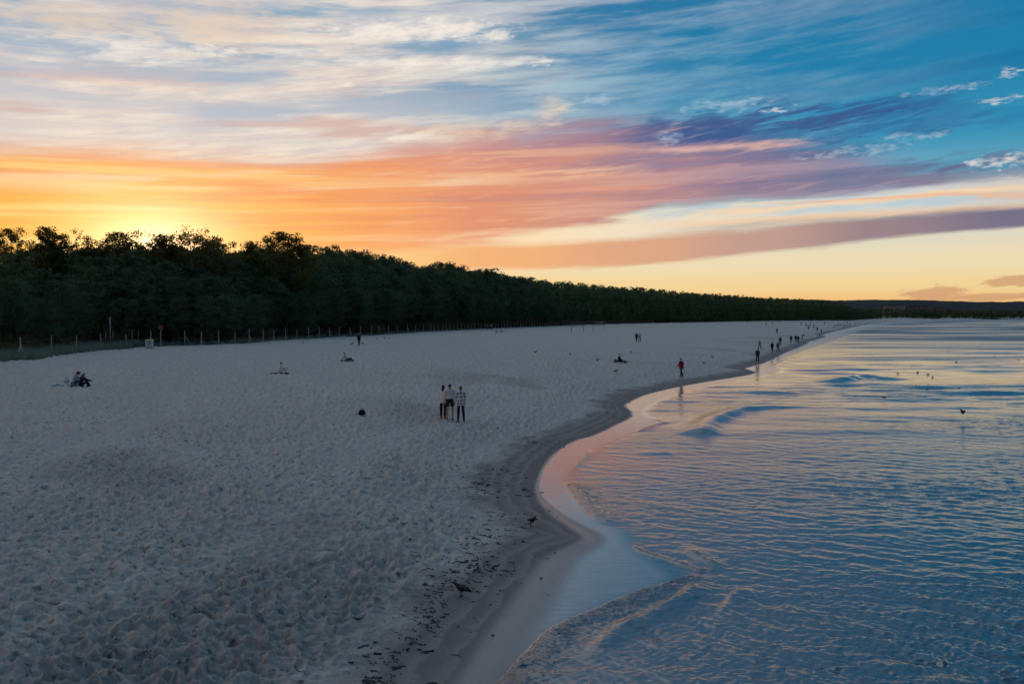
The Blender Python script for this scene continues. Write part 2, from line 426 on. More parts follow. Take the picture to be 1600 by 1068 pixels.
# fence line at the top of the beach
FZ = 2.1
FENCE_PX = [(-260, 590), (-120, 571), (-40, 563), (33, 557), (80, 552), (119, 549), (158, 545), (206, 542.5), (251, 541), (314, 539), (389, 536), (447, 532), (515, 527.5), (580, 524), (661, 519),
            (760, 514), (850, 510.5), (950, 506.6), (1060, 504.2), (1140, 502.6), (1230, 501.2), (1330, 500.1)]
fence_line = dense([ground(px, py, FZ) for px, py in FENCE_PX], 4)
fence_line = fence_line[np.argsort(fence_line[:, 1], kind='stable')]
fence_line = np.vstack([[(-70, 30)], fence_line, [(640, 1500), (1500, 2080), (6000, 2330)]])
def fence_x(y): return np.interp(y, fence_line[:, 1], fence_line[:, 0])
def behind(x, y):
    d = seg_dist(fence_line, x, y)[0].reshape(np.shape(x))
    return np.where(np.asarray(x) < fence_x(np.asarray(y)), d, -d)

PROF_D = [-60, -8, -2, 0, 1.2, 2.6, 5, 8, 14, 25, 40, 60, 100, 4000]
PROF_Z = [-3.0, -0.55, -0.12, 0, 0.075, 0.22, 0.52, 0.72, 0.92, 1.18, 1.62, 2.1, 2.2, 2.3]
def land_height(x, y, lumps=True, full=False):
    x = np.asarray(x, float); y = np.asarray(y, float)
    d = inland(x, y); b = behind(x, y)
    z = np.interp(d, PROF_D, PROF_Z)
    z = z + 0.10 * fbm(x * 0.05, y * 0.05, 3) * sstep(d, 3, 20)
    z = z + 0.035 * fbm(x * 0.35 + 3, y * 0.35, 2) * sstep(d, 2.0, 5)
    far = np.clip(y / 300, 0, 1)
    rise = 0.35 * sstep(b, 0, 5) + (0.5 + 3.5 * far) * sstep(b, 4, 45)
    z = z + rise + 0.25 * fbm(x * 0.12, y * 0.12, 3) * sstep(b, 1, 8)
    if lumps:
        fade = sstep(d, 1.5, 3.4) * (1 - sstep(y, 90, 200)) * (1 - sstep(b, -2, 2))
        wx = x + 0.22 * perlin(x * 1.7, y * 1.7) + 0.05 * perlin(x * 6, y * 6); wy = y + 0.22 * perlin(x * 1.7 + 40, y * 1.7) + 0.05 * perlin(x * 6 + 9, y * 6)
        f1, f2 = worley(wx * 3.5, wy * 3.9)
        g1, g2 = worley(wx * 6.2 + 31, wy * 8.0 + 7)
        bowls = np.clip(f1, 0, 0.85) ** 1.3 * 0.20 + 0.040 * np.exp(-((f2 - f1) / 0.16) ** 2)
        small = np.clip(g1, 0, 0.8) ** 1.4 * 0.045 + 0.016 * np.exp(-((g2 - g1) / 0.2) ** 2)
        patch = 0.72 + 0.5 * np.clip(fbm(x * 0.14 + 5, y * 0.14, 4) + 0.45, 0.0, 1.0)
        trail = np.abs(x + 9 + 0.20 * y + 2.2 * perlin(y * 0.09, y * 0 + 2.2)); patch = patch * (0.7 + 0.3 * sstep(trail, 0.3, 1.1))
        patch = patch * (0.7 + 0.3 * sstep(np.abs(d - 6.5 - 1.2 * perlin(y * 0.12, y * 0 + 8.1)), 0.35, 1.2))
        rgh = 0.030 * fbm(x * 2.6, y * 4.6, 3)
        z = z + fade * (patch * (bowls + small - 0.12) + rgh)
    if full: return z, d, b
    return z

def gz(x, y): return float(land_height(np.array([x]), np.array([y]))[0])

def place(px, py):
    """ground point whose image falls on photo pixel (px, py)"""
    z = 1.0
    for _ in range(12):
        x, y = ground(px, py, z); z = 0.5 * z + 0.5 * float(land_height(np.array([x]), np.array([y]), lumps=False)[0])
    return x, y, gz(x, y)

# ------------------------------------------------------------------ materials
def new_mat(name):
    m = bpy.data.materials.new(name); m.use_nodes = True; m.node_tree.nodes.clear(); V.tree = m.node_tree
    o = m.node_tree.nodes.new('ShaderNodeOutputMaterial'); b = m.node_tree.nodes.new('ShaderNodeBsdfPrincipled')
    m.node_tree.links.new(b.outputs[0], o.inputs['Surface'])
    return m, b
def setin(b, name, v):
    if isinstance(v, V): V.tree.links.new(v.s, b.inputs[name])
    elif isinstance(v, tuple): b.inputs[name].default_value = (*v, 1) if len(v) == 3 else v
    else: b.inputs[name].default_value = v
def attrn(name):
    n = V.tree.nodes.new('ShaderNodeAttribute'); n.attribute_name = name; return V(n.outputs['Fac'])
def objco(kind='Object'):
    n = V.tree.nodes.new('ShaderNodeTexCoord'); return V(n.outputs[kind])
def noise3(p, scale, detail=3, rough=0.55):
    n = V.tree.nodes.new('ShaderNodeTexNoise'); n.inputs['Scale'].default_value = scale; n.inputs['Detail'].default_value = detail
    n.inputs['Roughness'].default_value = rough; V.tree.links.new(p.s, n.inputs['Vector']); return V(n.outputs[0])
def bump(h, strength, dist, normal=None):
    n = V.tree.nodes.new('ShaderNodeBump'); n.inputs['Distance'].default_value = dist
    if isinstance(strength, V): V.tree.links.new(strength.s, n.inputs['Strength'])
    else: n.inputs['Strength'].default_value = strength
    V.tree.links.new(h.s, n.inputs['Height'])
    if normal is not None: V.tree.links.new(normal.s, n.inputs['Normal'])
    return V(n.outputs[0])
def mapped(p, s):
    n = V.tree.nodes.new('ShaderNodeVectorMath'); n.operation = 'MULTIPLY'; V.tree.links.new(p.s, n.inputs[0]); n.inputs[1].default_value = s; return V(n.outputs[0])

_mats = {}
def plain(name, c, rough=0.8, var=0.25, scale=14.0, metal=0.0, spec=0.4):
    """cloth / paint / wood colour with a little grain"""
    if name in _mats: return _mats[name]
    m, b = new_mat(name)
    n = noise3(objco(), scale, 4)
    setin(b, 'Base Color', mix(n, tuple(v * (1 - var) for v in c), tuple(min(1, v * (1 + var)) for v in c)))
    setin(b, 'Roughness', rough); setin(b, 'Metallic', metal); setin(b, 'Specular IOR Level', spec)
    _mats[name] = m; return m

def sand_material():
    m, b = new_mat('sand')
    p = objco(); wet = attrn('wet'); floor = attrn('floor')
    n1 = noise3(p, 0.23, 4); n2 = noise3(p, 3.1, 4, 0.6); n3 = noise3(p, 60.0, 3, 0.7)
    dry = mix(n1, (0.54, 0.495, 0.435), (0.68, 0.63, 0.56))
    dry = mix(smooth(n2, 0.50, 0.78) * 0.5, dry, (0.30, 0.28, 0.245))
    n4 = noise3(p, 17.0, 4, 0.7)
    dry = mix(smooth(n3, 0.55, 0.70) * 0.55, dry, (0.17, 0.155, 0.14))
    dry = mix(smooth(n4, 0.54, 0.72) * 0.55, dry, (0.22, 0.20, 0.175))
    dry = mix(smooth(n4, 0.44, 0.30) * 0.5, dry, (0.80, 0.76, 0.70))
    n5 = noise3(mapped(p, (1.0, 1.6, 1.0)), 5.0, 4, 0.65)
    dry = mix(smooth(n5, 0.55, 0.66) * smooth(n1, 0.36, 0.60, 0.35, 0.9), dry, (0.12, 0.11, 0.095))
    damp = mix(n2, (0.175, 0.155, 0.14), (0.225, 0.20, 0.18))
    c = mix(wet, dry, damp)
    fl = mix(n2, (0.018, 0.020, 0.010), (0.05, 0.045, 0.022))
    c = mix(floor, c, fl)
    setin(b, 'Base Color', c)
    gl = attrn('gloss')
    setin(b, 'Roughness', smooth(gl, 0.0, 1.0, 0.85, 0.30))
    setin(b, 'Specular IOR Level', smooth(gl, 0.0, 1.0, 0.15, 0.6))
    setin(b, 'Normal', bump(n3 * 0.3 + n4 * 0.7, smooth(wet, 0.0, 1.0, 0.8, 0.10), 0.05))
    return m

def build_land():
    u = np.concatenate([np.linspace(-1.7, -0.68, 34, endpoint=False), np.linspace(-0.68, 0.26, 620, endpoint=False), np.linspace(0.26, 0.62, 120, endpoint=False), np.linspace(0.62, 1.7, 24)])
    yp = np.concatenate([np.linspace(1500, 1270, 16, endpoint=False), np.linspace(1270, 640, 500, endpoint=False), np.linspace(640, 620, 14, endpoint=False), np.linspace(620, 512, 130, endpoint=False), np.linspace(512, 499.3, 40)])
    dep = np.array([ground(800, q)[1] for q in yp])
    dep = np.concatenate([dep, [2100, 2300, 2600, 3200, 4500, 7000, 12000]])
    U, D = np.meshgrid(u, dep)
    X = U * D; Y = D.copy()
    z, d, b = land_height(X, Y, full=True)
    nv = U.shape
    idx = np.arange(nv[0] * nv[1]).reshape(nv)
    f = np.stack([idx[:-1, :-1], idx[:-1, 1:], idx[1:, 1:], idx[1:, :-1]], -1).reshape(-1, 4)
    keep = (d > -4).ravel()
    kf = keep[f].any(1)
    f = f[kf]
    used = np.zeros(nv[0] * nv[1], bool); used[f.ravel()] = True
    remap = np.cumsum(used) - 1
    v = np.stack([X, Y, z], -1).reshape(-1, 3)[used]
    me = np_mesh('beach', v, remap[f])
    dd = d.ravel()[used]; bb = b.ravel()[used]; x, y = v[:, 0], v[:, 1]
    edge = dd + 0.9 * fbm(x * 0.45, y * 0.45, 3) + 0.35 * fbm(x * 2.2, y * 2.2, 2)
    wet = 1 - sstep(edge, 1.35, 2.7) * (0.95)
    # trampled damp patches higher up, a darker tide band
    wet = np.maximum(wet, 0.42 * sstep(fbm(x * 0.11 + 9, y * 0.07, 4), 0.12, 0.5) * (1 - sstep(dd, 9, 26)))
    for q, wd in ((0.55, 0.03), (1.0, 0.04), (1.55, 0.05)):      # dried rims of earlier swash
        e2 = dd + 0.22 * fbm(x * 0.9 + 11 * q, y * 0.9, 3) - q
        wet = wet - 0.22 * np.where(e2 > 0, np.exp(-(e2 / (wd * 6)) ** 2), np.exp(-(e2 / wd) ** 2)) * (wet > 0.6)
    attr(me, 'wet', wet)
    soft = 0.16 + 0.55 * np.clip((30 - y) / 12, 0, 1)
    attr(me, 'gloss', 1 - sstep(dd, -0.02, soft))
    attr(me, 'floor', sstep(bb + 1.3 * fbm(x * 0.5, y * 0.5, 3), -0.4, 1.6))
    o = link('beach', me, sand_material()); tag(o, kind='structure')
    return o
build_land()

# ------------------------------------------------------------------ the sea
FRONT_PX = [(560, 1420), (720, 1160), (788, 1068), (800, 1050), (866, 985), (930, 955), (1000, 926), (1030, 917), (1052, 904), (1044, 890), (1022, 876), (1000, 862), (985, 850), (978, 838), (962, 822),
            (935, 808), (912, 785), (892, 757), (893, 735), (912, 714), (948, 694), (985, 678), (1018, 664), (1034, 658), (1012, 650), (1010, 640), (1040, 622), (1090, 607), (1150, 595), (1196, 587), (1222, 579), (1214, 571), (1228, 560),
            (1256, 548), (1290, 536), (1330, 522), (1365, 511), (1420, 504), (1480, 501.5), (1600, 499.7)]
front = dense([ground(*p) for p in FRONT_PX], 4)
front = np.vstack([[ground(430, 1900)], front, [(1760, 1960), (2700, 2040), (6000, 2150)]])
front = front[np.argsort(front[:, 1], kind='stable')]
def front_x(y): return np.interp(y, front[:, 1], front[:, 0])

def ridge(x, y, pts_px, amp, w_face, w_back, taper=0.25, chop=0.0, tend=None):
    """a small breaking crest along a polyline, steep towards the shore (left of travel), gentle behind"""
    P = dense([ground(*p) for p in pts_px], 5)
    x0, x1 = P[:, 0].min() - 4, P[:, 0].max() + 4; y0, y1 = P[:, 1].min() - 4, P[:, 1].max() + 4
    h = np.zeros(x.shape); zone = np.zeros(x.shape)
    s = (x > x0) & (x < x1) & (y > y0) & (y < y1)
    if not s.any(): return h, zone
    xs, ys = x[s], y[s]
    wx = xs + 0.05 * perlin(xs * 2.1, ys * 2.1) + 0.02 * perlin(xs * 7, ys * 7)
    d, par, L = seg_dist(P, wx, ys)
    # side: compare with local direction
    best = np.full(xs.shape, 1e18); sign = np.ones(xs.shape)
    for i in range(len(P) - 1):
        ax, ay = P[i]; bx, by = P[i + 1]; dx, dy = bx - ax, by - ay; l2 = dx * dx + dy * dy + 1e-12
        t = np.clip(((wx - ax) * dx + (ys - ay) * dy) / l2, 0, 1)
        q = (wx - ax - t * dx) ** 2 + (ys - ay - t * dy) ** 2
        m = q < best; best = np.where(m, q, best); sign = np.where(m, np.sign((wx - ax) * dy - (ys - ay) * dx), sign)
    t = d * sign                                    # positive = right of travel = seaward
    r = par / L
    tp = sstep(r, 0, taper) * (1 - sstep(r, 1 - (tend or taper), 1))
    prof = np.where(t < 0, np.exp(-(t / w_face) ** 2), np.exp(-(t / w_back) ** 2))
    wob = 0.85 + 0.4 * perlin(par * (2.2 / max(L, 2.0)), par * 0 + 3.3)
    h[s] = amp * tp * prof * wob
    zone[s] = np.where(t > 0, tp * np.exp(-(t / (w_back * 1.1)) ** 2), tp * np.exp(-(t / (w_face * 1.3)) ** 4)) * chop  # zone takes in the steep face, so its shade is painted too
    return h, zone

def water_material():
    m, b = new_mat('sea_water')
    p = objco(); film = attrn('film'); far = attrn('far'); foam = attrn('foam')
    deep = mix(noise3(p, 0.15, 2), (0.022, 0.038, 0.048), (0.032, 0.050, 0.062))
    churn_shade = attrn('churn_shade')
    stk = noise3(mapped(p, (0.7, 5.0, 1.0)), 1.6, 4, 0.6)
    c = mix(film, deep, mix(stk, (0.15, 0.14, 0.138), (0.34, 0.32, 0.315)))
    c = mix((churn_shade * 0.85).clamp(), c, (0.024, 0.028, 0.032))  # churned water, plus the dark reflection of wave faces painted into the colour
    c = mix(foam, c, (0.55, 0.55, 0.56))
    setin(b, 'Base Color', c)
    setin(b, 'IOR', 2.6)
    setin(b, 'Specular IOR Level', 0.5 - churn_shade.clamp() * 0.20)
    ruf = attrn('ruffle')
    r0 = smooth(far, 0.0, 1.0, 0.05, 0.22)
    setin(b, 'Roughness', r0 + film * (stk * 0.26 - 0.05) + foam * 0.4 + ruf * 0.42)
    nt = m.node_tree; tr = nt.nodes.new('ShaderNodeBsdfTransparent'); ms = nt.nodes.new('ShaderNodeMixShader')
    V.tree.links.new((attrn('thin') * 0.98).s, ms.inputs[0]); nt.links.new(b.outputs[0], ms.inputs[1]); nt.links.new(tr.outputs[0], ms.inputs[2])
    nt.links.new(ms.outputs[0], [q for q in nt.nodes if q.type == 'OUTPUT_MATERIAL'][0].inputs['Surface'])
    near = attrn('near')
    h = noise3(mapped(p, (0.6, 1.9, 1.0)), 5.0, 3, 0.55)
    setin(b, 'Normal', bump(h, near, 0.07))
    return m

def build_sea():
    yp = np.concatenate([np.linspace(1500, 1100, 50, endpoint=False), np.linspace(1100, 640, 440, endpoint=False), np.linspace(640, 520, 160, endpoint=False), np.linspace(520, 498.6, 60)])
    dep = np.array([ground(800, q)[1] for q in yp])
    dstep = np.gradient(dep)
    s = np.concatenate([np.linspace(0, 1, 560, endpoint=False), np.linspace(1, 1.9, 40)])
    us = (shore_x(dep) - 0.35 - 0.004 * dep) / dep
    X = (us[:, None] + (np.maximum(0.64, us + 0.1) - us)[:, None] * s[None, :]) * dep[:, None]
    far_u = np.maximum(1.8, us + 0.4)
    k = np.clip((s - 1) / 0.9, 0, 1) ** 2
    X = X + (k[None, :] * (far_u - 0.64)[:, None]) * dep[:, None]
    Y = np.repeat(dep[:, None], len(s), 1)
    sp = np.maximum(np.abs(np.repeat(dstep[:, None], len(s), 1)), 0.02)
    sea = -inland(X, Y)
    fx = front_x(Y)
    fd = seg_dist(front, X, Y)[0].reshape(X.shape) * np.where(X > fx, 1, -1)     # + = seaward of the swash front
    g = np.random.default_rng(21)
    wx = X + 0.40 * perlin(X * 0.45, Y * 0.45) + 0.12 * perlin(X * 1.6, Y * 1.6); wy = Y + 0.40 * perlin(X * 0.45 + 50, Y * 0.45) + 0.12 * perlin(X * 1.6 + 50, Y * 1.6)
    Z = np.zeros(X.shape)
    NW = 64
    for i in range(NW):
        lam = 0.12 * (1.4 / 0.12) ** (i / (NW - 1)) * g.uniform(0.92, 1.08)
        th = -math.pi / 2 - 0.16 + g.normal(0, 0.42 if lam > 0.5 else 0.75)
        kx, ky = math.cos(th) * 2 * math.pi / lam, math.sin(th) * 2 * math.pi / lam
        a = 0.0094 * lam ** 0.85 * (1 if lam < 0.4 else (0.4 / lam) ** 0.7) * g.uniform(0.6, 1.4)
        fade = sstep(lam / sp, 1.7, 3.6)
        mod = 0.65 + 0.9 * perlin(X / (lam * 7) + 13.7 * i, Y / (lam * 5))
        ph = kx * wx + ky * wy + g.uniform(0, 6.28)
        w = np.sin(ph)
        w = w + 0.22 * np.cos(2 * ph)               # sharper crests
        Z += a * fade * mod * w
    for i in range(26):                                # wider ripples farther out
        lam = 1.5 * (7.0 / 1.5) ** (i / 25) * g.uniform(0.92, 1.08); th = -math.pi / 2 - 0.08 + g.normal(0, 0.30)
        ph = math.cos(th) * 2 * math.pi / lam * wx + math.sin(th) * 2 * math.pi / lam * wy + g.uniform(0, 6.28)
        Z += 0.0058 * lam ** 0.8 * g.uniform(0.6, 1.4) * (0.6 + 1.0 * perlin(X / (lam * 6) + 7.7 * i, Y / (lam * 5))) * (np.sin(ph) + 0.25 * np.cos(2 * ph)) * sstep(lam / sp, 1.7, 3.6) * sstep(Y, 26, 60)
    # longer low swell
    for lam, th, a in ((6.5, -1.75, 0.012), (11.0, -1.62, 0.020), (4.2, -1.95, 0.008), (26.0, -1.58, 0.05)):
        ph = math.cos(th) * 2 * math.pi / lam * wx + math.sin(th) * 2 * math.pi / lam * wy
        Z += a * np.sin(ph + 1.5 * perlin(X * 0.06, Y * 0.06)) * sstep(lam / sp, 2.2, 5) * sstep(sea, 0.5, 8)
    patch = 0.45 + 0.75 * sstep(fbm(X * 0.035, Y * 0.085, 3), -0.35, 0.35)
    ampl = sstep(fd, -0.25, 0.7) * (0.45 + 0.55 * sstep(sea, 1.0, 12.0)) * patch
    Z = Z * ampl
    # swash fronts and small breakers, traced from the water's edge inward
    chop = np.zeros(X.shape); foam = np.zeros(X.shape)
    def add(*a, **k):
        nonlocal Z, chop
        h, zz = ridge(X, Y, *a, **k); Z = Z + h; chop = np.maximum(chop, zz); return h
    hh = add([(720, 1160), (788, 1068), (866, 985), (930, 955), (1000, 926), (1060, 907), (1094, 894)], 0.070, 0.06, 0.55, 0.08, chop=1.3)
    hh += add([(890, 1010), (960, 975), (1010, 952)], 0.02, 0.03, 0.15, 0.3, chop=0.4)
    add([(905, 1036), (958, 990), (1040, 950), (1080, 926), (1100, 905)], 0.11, 0.14, 0.30, 0.25)
    hh += add([(1140, 893), (1086, 889), (1050, 876), (1005, 862), (985, 850)], 0.045, 0.06, 0.12, 0.2, chop=1.1)
    add([(1140, 892), (1112, 880), (1085, 866), (1064, 852)], 0.065, 0.13, 0.30, 0.3, chop=0.6)
    add([(1120, 970), (1145, 935), (1165, 922), (1200, 925)], 0.06, 0.10, 0.35, 0.3)
    hh += add([(962, 822), (935, 808), (912, 785), (890, 752)], 0.11, 0.20, 0.50, 0.2, chop=1.3)
    hh += add([(893, 735), (912, 714), (922, 700)], 0.03, 0.05, 0.25, 0.3, chop=0.4)
    add([(990, 676), (1018, 664), (1036, 659), (1016, 652)], 0.05, 0.08, 0.4, 0.3)
    add([(1330, 640), (1240, 636), (1172, 639), (1138, 648), (1112, 662), (1096, 681)], 0.27, 0.55, 0.9, 0.35, tend=0.06)
    add([(1000, 703), (1030, 707), (1060, 706)], 0.05, 0.1, 0.5, 0.4)
    add([(1440, 592), (1385, 592), (1345, 589), (1300, 600)], 0.34, 0.7, 1.6, 0.3)
    add([(1208, 586), (1200, 578), (1222, 566), (1244, 556)], 0.12, 0.25, 0.8, 0.3)
    # far swell lines running in to the beach
    for i, (x0, y0, x1, y1, a) in enumerate(((1262, 551, 1700, 553, 0.30), (1300, 540, 1700, 539, 0.34), (1290, 530, 1700, 528, 0.36), (1330, 521, 1700, 520, 0.4), (1350, 514, 1700, 513.5, 0.45), (1380, 508, 1700, 507.5, 0.5))):
        n = 7; pts = [(x0 + (x1 - x0) * j / n, y0 + (y1 - y0) * j / n + 0.35 * math.sin(j * 1.9 + i)) for j in range(n + 1)]
        dpt = ground(800, y0)[1]
        add(pts, a, dpt * 0.022, dpt * 0.03, 0.2)
    w1, w2 = worley(X * 6 + 0.3 * perlin(X * 3, Y * 3), Y * 10)
    fine = 0.014 * fbm(X * 4.5, Y * 7.5, 3) + 0.006 * (w2 - w1) + 0.009 * np.sin(2 * np.pi * (Y + 0.35 * X + 0.2 * perlin(X * 2, Y * 2)) / 0.16)
    Z = Z + chop * fine * (1 - sstep(sp, 0.05, 0.14))
    film = 1 - sstep(fd, -0.38, 0.12)
    edge = np.clip(hh / 0.04, 0, 1)
    foam = 0.28 * sstep(0.05 - np.abs(fd), 0, 0.05) * sstep(perlin(X * 6, Y * 6) + edge, 0.35, 0.9) * (Y < 60)
    # the thin lace at the very edge of the water
    foam = np.maximum(foam, 0.85 * sstep(0.03 + 0.0016 * Y - np.abs(sea - 0.02), 0, 0.02) * sstep(perlin(X * 2.2, Y * 2.2), -0.25, 0.3) * sstep(Y, 20, 26))
    nv = X.shape; idx = np.arange(nv[0] * nv[1]).reshape(nv)
    f = np.stack([idx[:-1, :-1], idx[:-1, 1:], idx[1:, 1:], idx[1:, :-1]], -1).reshape(-1, 4)
    me = np_mesh('sea', np.stack([X, Y, Z], -1).reshape(-1, 3), f)
    attr(me, 'film', film.ravel()); attr(me, 'far', sstep(np.log(Y), math.log(40), math.log(420)).ravel()); attr(me, 'foam', foam.ravel())
    attr(me, 'near', (0.38 * (1 - sstep(np.log(Y), math.log(30), math.log(140))) * ampl + 0.35 * chop).ravel())
    lY = np.log(Y)
    ruf = sstep(perlin(X * 0.006 + 4, lY * 13.0) + 0.5 * perlin(X * 0.02, lY * 24.0 + 7), -0.20, 0.30) * sstep(lY, math.log(85), math.log(190)) * sstep(sea, 2, 14)
    attr(me, 'churn_shade', np.clip(chop * (0.75 + 0.6 * perlin(X * 2.5, Y * 2.5)), 0, 1).ravel())
    attr(me, 'thin', (1 - sstep(sea, 0.0, np.interp(Y, [19, 27], [0.75, 0.05])) * 1.0).ravel())
    attr(me, 'ruffle', ruf.ravel())
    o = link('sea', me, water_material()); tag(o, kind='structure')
    return o
build_sea()

# ------------------------------------------------------------------ trees
def tube(pts, radii, n=7):
    """closed tapered tube along points -> verts, quad/tri faces"""
    pts = [Vector(p) for p in pts]; vs_, fs = [], []
    for i, p in enumerate(pts):
        t = (pts[min(i + 1, len(pts) - 1)] - pts[max(i - 1, 0)]).normalized()
        a = t.cross(Vector((0.13, 0.97, 0.21))).normalized(); b = t.cross(a)
        for k in range(n):
            q = 2 * math.pi * k / n
            vs_.append(p + (a * math.cos(q) + b * math.sin(q)) * radii[i])
    for i in range(len(pts) - 1):
        for k in range(n):
            fs.append((i * n + k, i * n + (k + 1) % n, (i + 1) * n + (k + 1) % n, (i + 1) * n + k))
    fs.append(tuple(range(n))[::-1]); fs.append(tuple(range((len(pts) - 1) * n, len(pts) * n)))
    return vs_, fs

def joined(pieces):
    vs_, fs = [], []
    for v, f in pieces:
        o = len(vs_); vs_ += list(v); fs += [tuple(i + o for i in q) for q in f]
    return vs_, fs

def leaf_tris(cent, g, size, stretch=1.0):
    """one small triangle per centre, random orientation"""
    n = len(cent)
    a = g.normal(size=(n, 3)); a /= np.linalg.norm(a, axis=1, keepdims=True)
    b = np.cross(a, g.normal(size=(n, 3))); b /= np.linalg.norm(b, axis=1, keepdims=True)
    s = size * g.uniform(0.6, 1.35, (n, 1))
    p = np.stack([cent + a * s * stretch, cent - a * s * stretch * 0.6 + b * s * 0.55, cent - a * s * stretch * 0.6 - b * s * 0.55], 1)
    return p.reshape(-1, 3)

def leaf_material(name, c0, c1, trans):
    m, b = new_mat(name); nt = m.node_tree
    oi = nt.nodes.new('ShaderNodeObjectInfo')
    n = noise3(objco(), 0.9, 3)
    f = (n * 0.7 + V(oi.outputs['Random']) * 0.55 - 0.12).clamp()
    c = mix(f, c0, c1)
    setin(b, 'Base Color', c); setin(b, 'Roughness', 0.75); setin(b, 'Specular IOR Level', 0.25)
    t = nt.nodes.new('ShaderNodeBsdfTranslucent'); nt.links.new(mix(0.5, c, tuple(min(1, 2.2 * v) for v in c1)).s, t.inputs[0])
    ms = nt.nodes.new('ShaderNodeMixShader'); ms.inputs[0].default_value = trans
    nt.links.new(b.outputs[0], ms.inputs[1]); nt.links.new(t.outputs[0], ms.inputs[2])
    out = [q for q in nt.nodes if q.type == 'OUTPUT_MATERIAL'][0]
    nt.links.new(ms.outputs[0], out.inputs['Surface'])
    return m
M_PINE = leaf_material('pine_needles', (0.046, 0.096, 0.050), (0.100, 0.170, 0.080), 0.12)
M_LEAF = leaf_material('birch_leaves', (0.045, 0.065, 0.018), (0.11, 0.10, 0.022), 0.45)
M_OLIVE = leaf_material('willow_leaves', (0.050, 0.066, 0.022), (0.10, 0.115, 0.036), 0.2)
M_BARK = plain('pine_bark', (0.075, 0.055, 0.042), 0.9, 0.4, 6.0)
M_BIRCH = plain('pale_bark', (0.24, 0.22, 0.20), 0.85, 0.45, 5.0)

def clump_cloud(centres, radii, per, g, flat=0.6, bias=0.35):
    out = []
    for c, r in zip(centres, radii):
        d = g.normal(size=(per, 3)); d /= np.linalg.norm(d, axis=1, keepdims=True)
        q = g.uniform(bias, 1.0, (per, 1)) ** 0.5
        out.append(np.array(c) + d * q * r * np.array([1, 1, flat]))
    return np.concatenate(out)

def pine_proto(seed, H=12.0, spread=0.24, low=0.12, nb=46, per=46):
    g = np.random.default_rng(seed); pieces = []
    bend = g.normal(0, 0.25, 2)
    def axis(t): return np.array([bend[0] * math.sin(t * 2.4), bend[1] * math.sin(t * 2.9), t * H])
    ts = np.linspace(0, 0.97, 9)
    pieces.append(tube([axis(t) for t in ts], [0.17 * (H / 12) * (1 - 0.88 * t) + 0.015 for t in ts], 8))
    cc, rr = [], []
    for i in range(nb):
        t = low + (0.97 - low) * (i / (nb - 1)) ** 0.9
        ang = i * 2.39996 + g.uniform(-0.4, 0.4)
        prof = math.sin(min(1.0, (t - low) / (1 - low) * 0.74 + 0.18) * math.pi) ** 0.6
        L = H * spread * prof * g.uniform(0.65, 1.2)
        p0 = axis(t - 0.02); dirv = np.array([math.cos(ang), math.sin(ang), g.uniform(0.05, 0.45)])
        p1 = p0 + dirv * L * 0.6; p2 = p0 + dirv * L + np.array([0, 0, 0.12 * L])
        pieces.append(tube([p0, p1, p2], [0.045, 0.028, 0.012], 4))
        for q, s in ((0.55, 0.75), (0.98, 1.0)):
            cc.append(p0 + (p2 - p0) * q + g.normal(0, 0.15, 3)); rr.append(H * 0.068 * s * g.uniform(0.75, 1.35) * (0.7 + 0.4 * prof))
    for k in range(5):
        cc.append(axis(0.93 + 0.018 * k) + g.normal(0, 0.28, 3) * (1 - k / 6)); rr.append(0.5 * g.uniform(0.6, 1.1))
    pts = clump_cloud(cc, rr, per, g, 0.55)
    return joined(pieces), leaf_tris(pts, g, 0.155, 1.25)

def birch_proto(seed, H=14.0, per=40, nl=46, rad=0.17, low=0.34):
    g = np.random.default_rng(seed); pieces = []
    bend = g.normal(0, 0.3, 2)
    def axis(t): return np.array([bend[0] * t * t, bend[1] * t * t, t * H])
    ts = np.linspace(0, 0.95, 9)
    pieces.append(tube([axis(t) for t in ts], [0.13 * (1 - 0.9 * t) + 0.012 for t in ts], 8))
    cc, rr = [], []
    for i in range(nl):
        t = low + (0.96 - low) * i / (nl - 1); ang = i * 2.39996 + g.uniform(-0.5, 0.5)
        prof = math.sin(min(1, (t - low) / (1 - low) * 0.8 + 0.2) * math.pi) ** 0.6
        L = H * rad * prof * g.uniform(0.5, 1.2)
        p0 = axis(t - 0.05); dv = np.array([math.cos(ang), math.sin(ang), g.uniform(0.5, 1.1)])
        p2 = p0 + dv * L
        pieces.append(tube([p0, p0 + dv * L * 0.5, p2], [0.035, 0.02, 0.008], 4))
        cc.append(p2 + g.normal(0, 0.1, 3)); rr.append(H * 0.045 * g.uniform(0.6, 1.3))
        cc.append(p0 + dv * L * 0.6 + g.normal(0, 0.2, 3)); rr.append(H * 0.04 * g.uniform(0.6, 1.2))
    pts = clump_cloud(cc, rr, per, g, 0.9, 0.1)
    return joined(pieces), leaf_tris(pts, g, 0.13, 1.1)

def bush_proto(seed, H=2.2, n=16, per=70):
    g = np.random.default_rng(seed); pieces = []; cc, rr = [], []
    for i in range(n):
        ang = i * 2.4; r = g.uniform(0.1, 0.55) * H; h = g.uniform(0.35, 0.88) * H * (1 - 0.25 * r / H)
        tip = np.array([math.cos(ang) * r, math.sin(ang) * r, h])
        pieces.append(tube([(0.05 * math.cos(ang), 0.05 * math.sin(ang), -0.05), tip * 0.55, tip], [0.03, 0.02, 0.008], 4))
        cc.append(tip); rr.append(H * g.uniform(0.16, 0.27)); cc.append(tip * np.array([1, 1, 0.5])); rr.append(H * 0.22)
    pts = clump_cloud(cc, rr, per // 2, g, 0.9, 0.1); pts[:, 2] = np.maximum(pts[:, 2], 0.03)
    return joined(pieces), leaf_tris(pts, g, 0.075, 1.4)

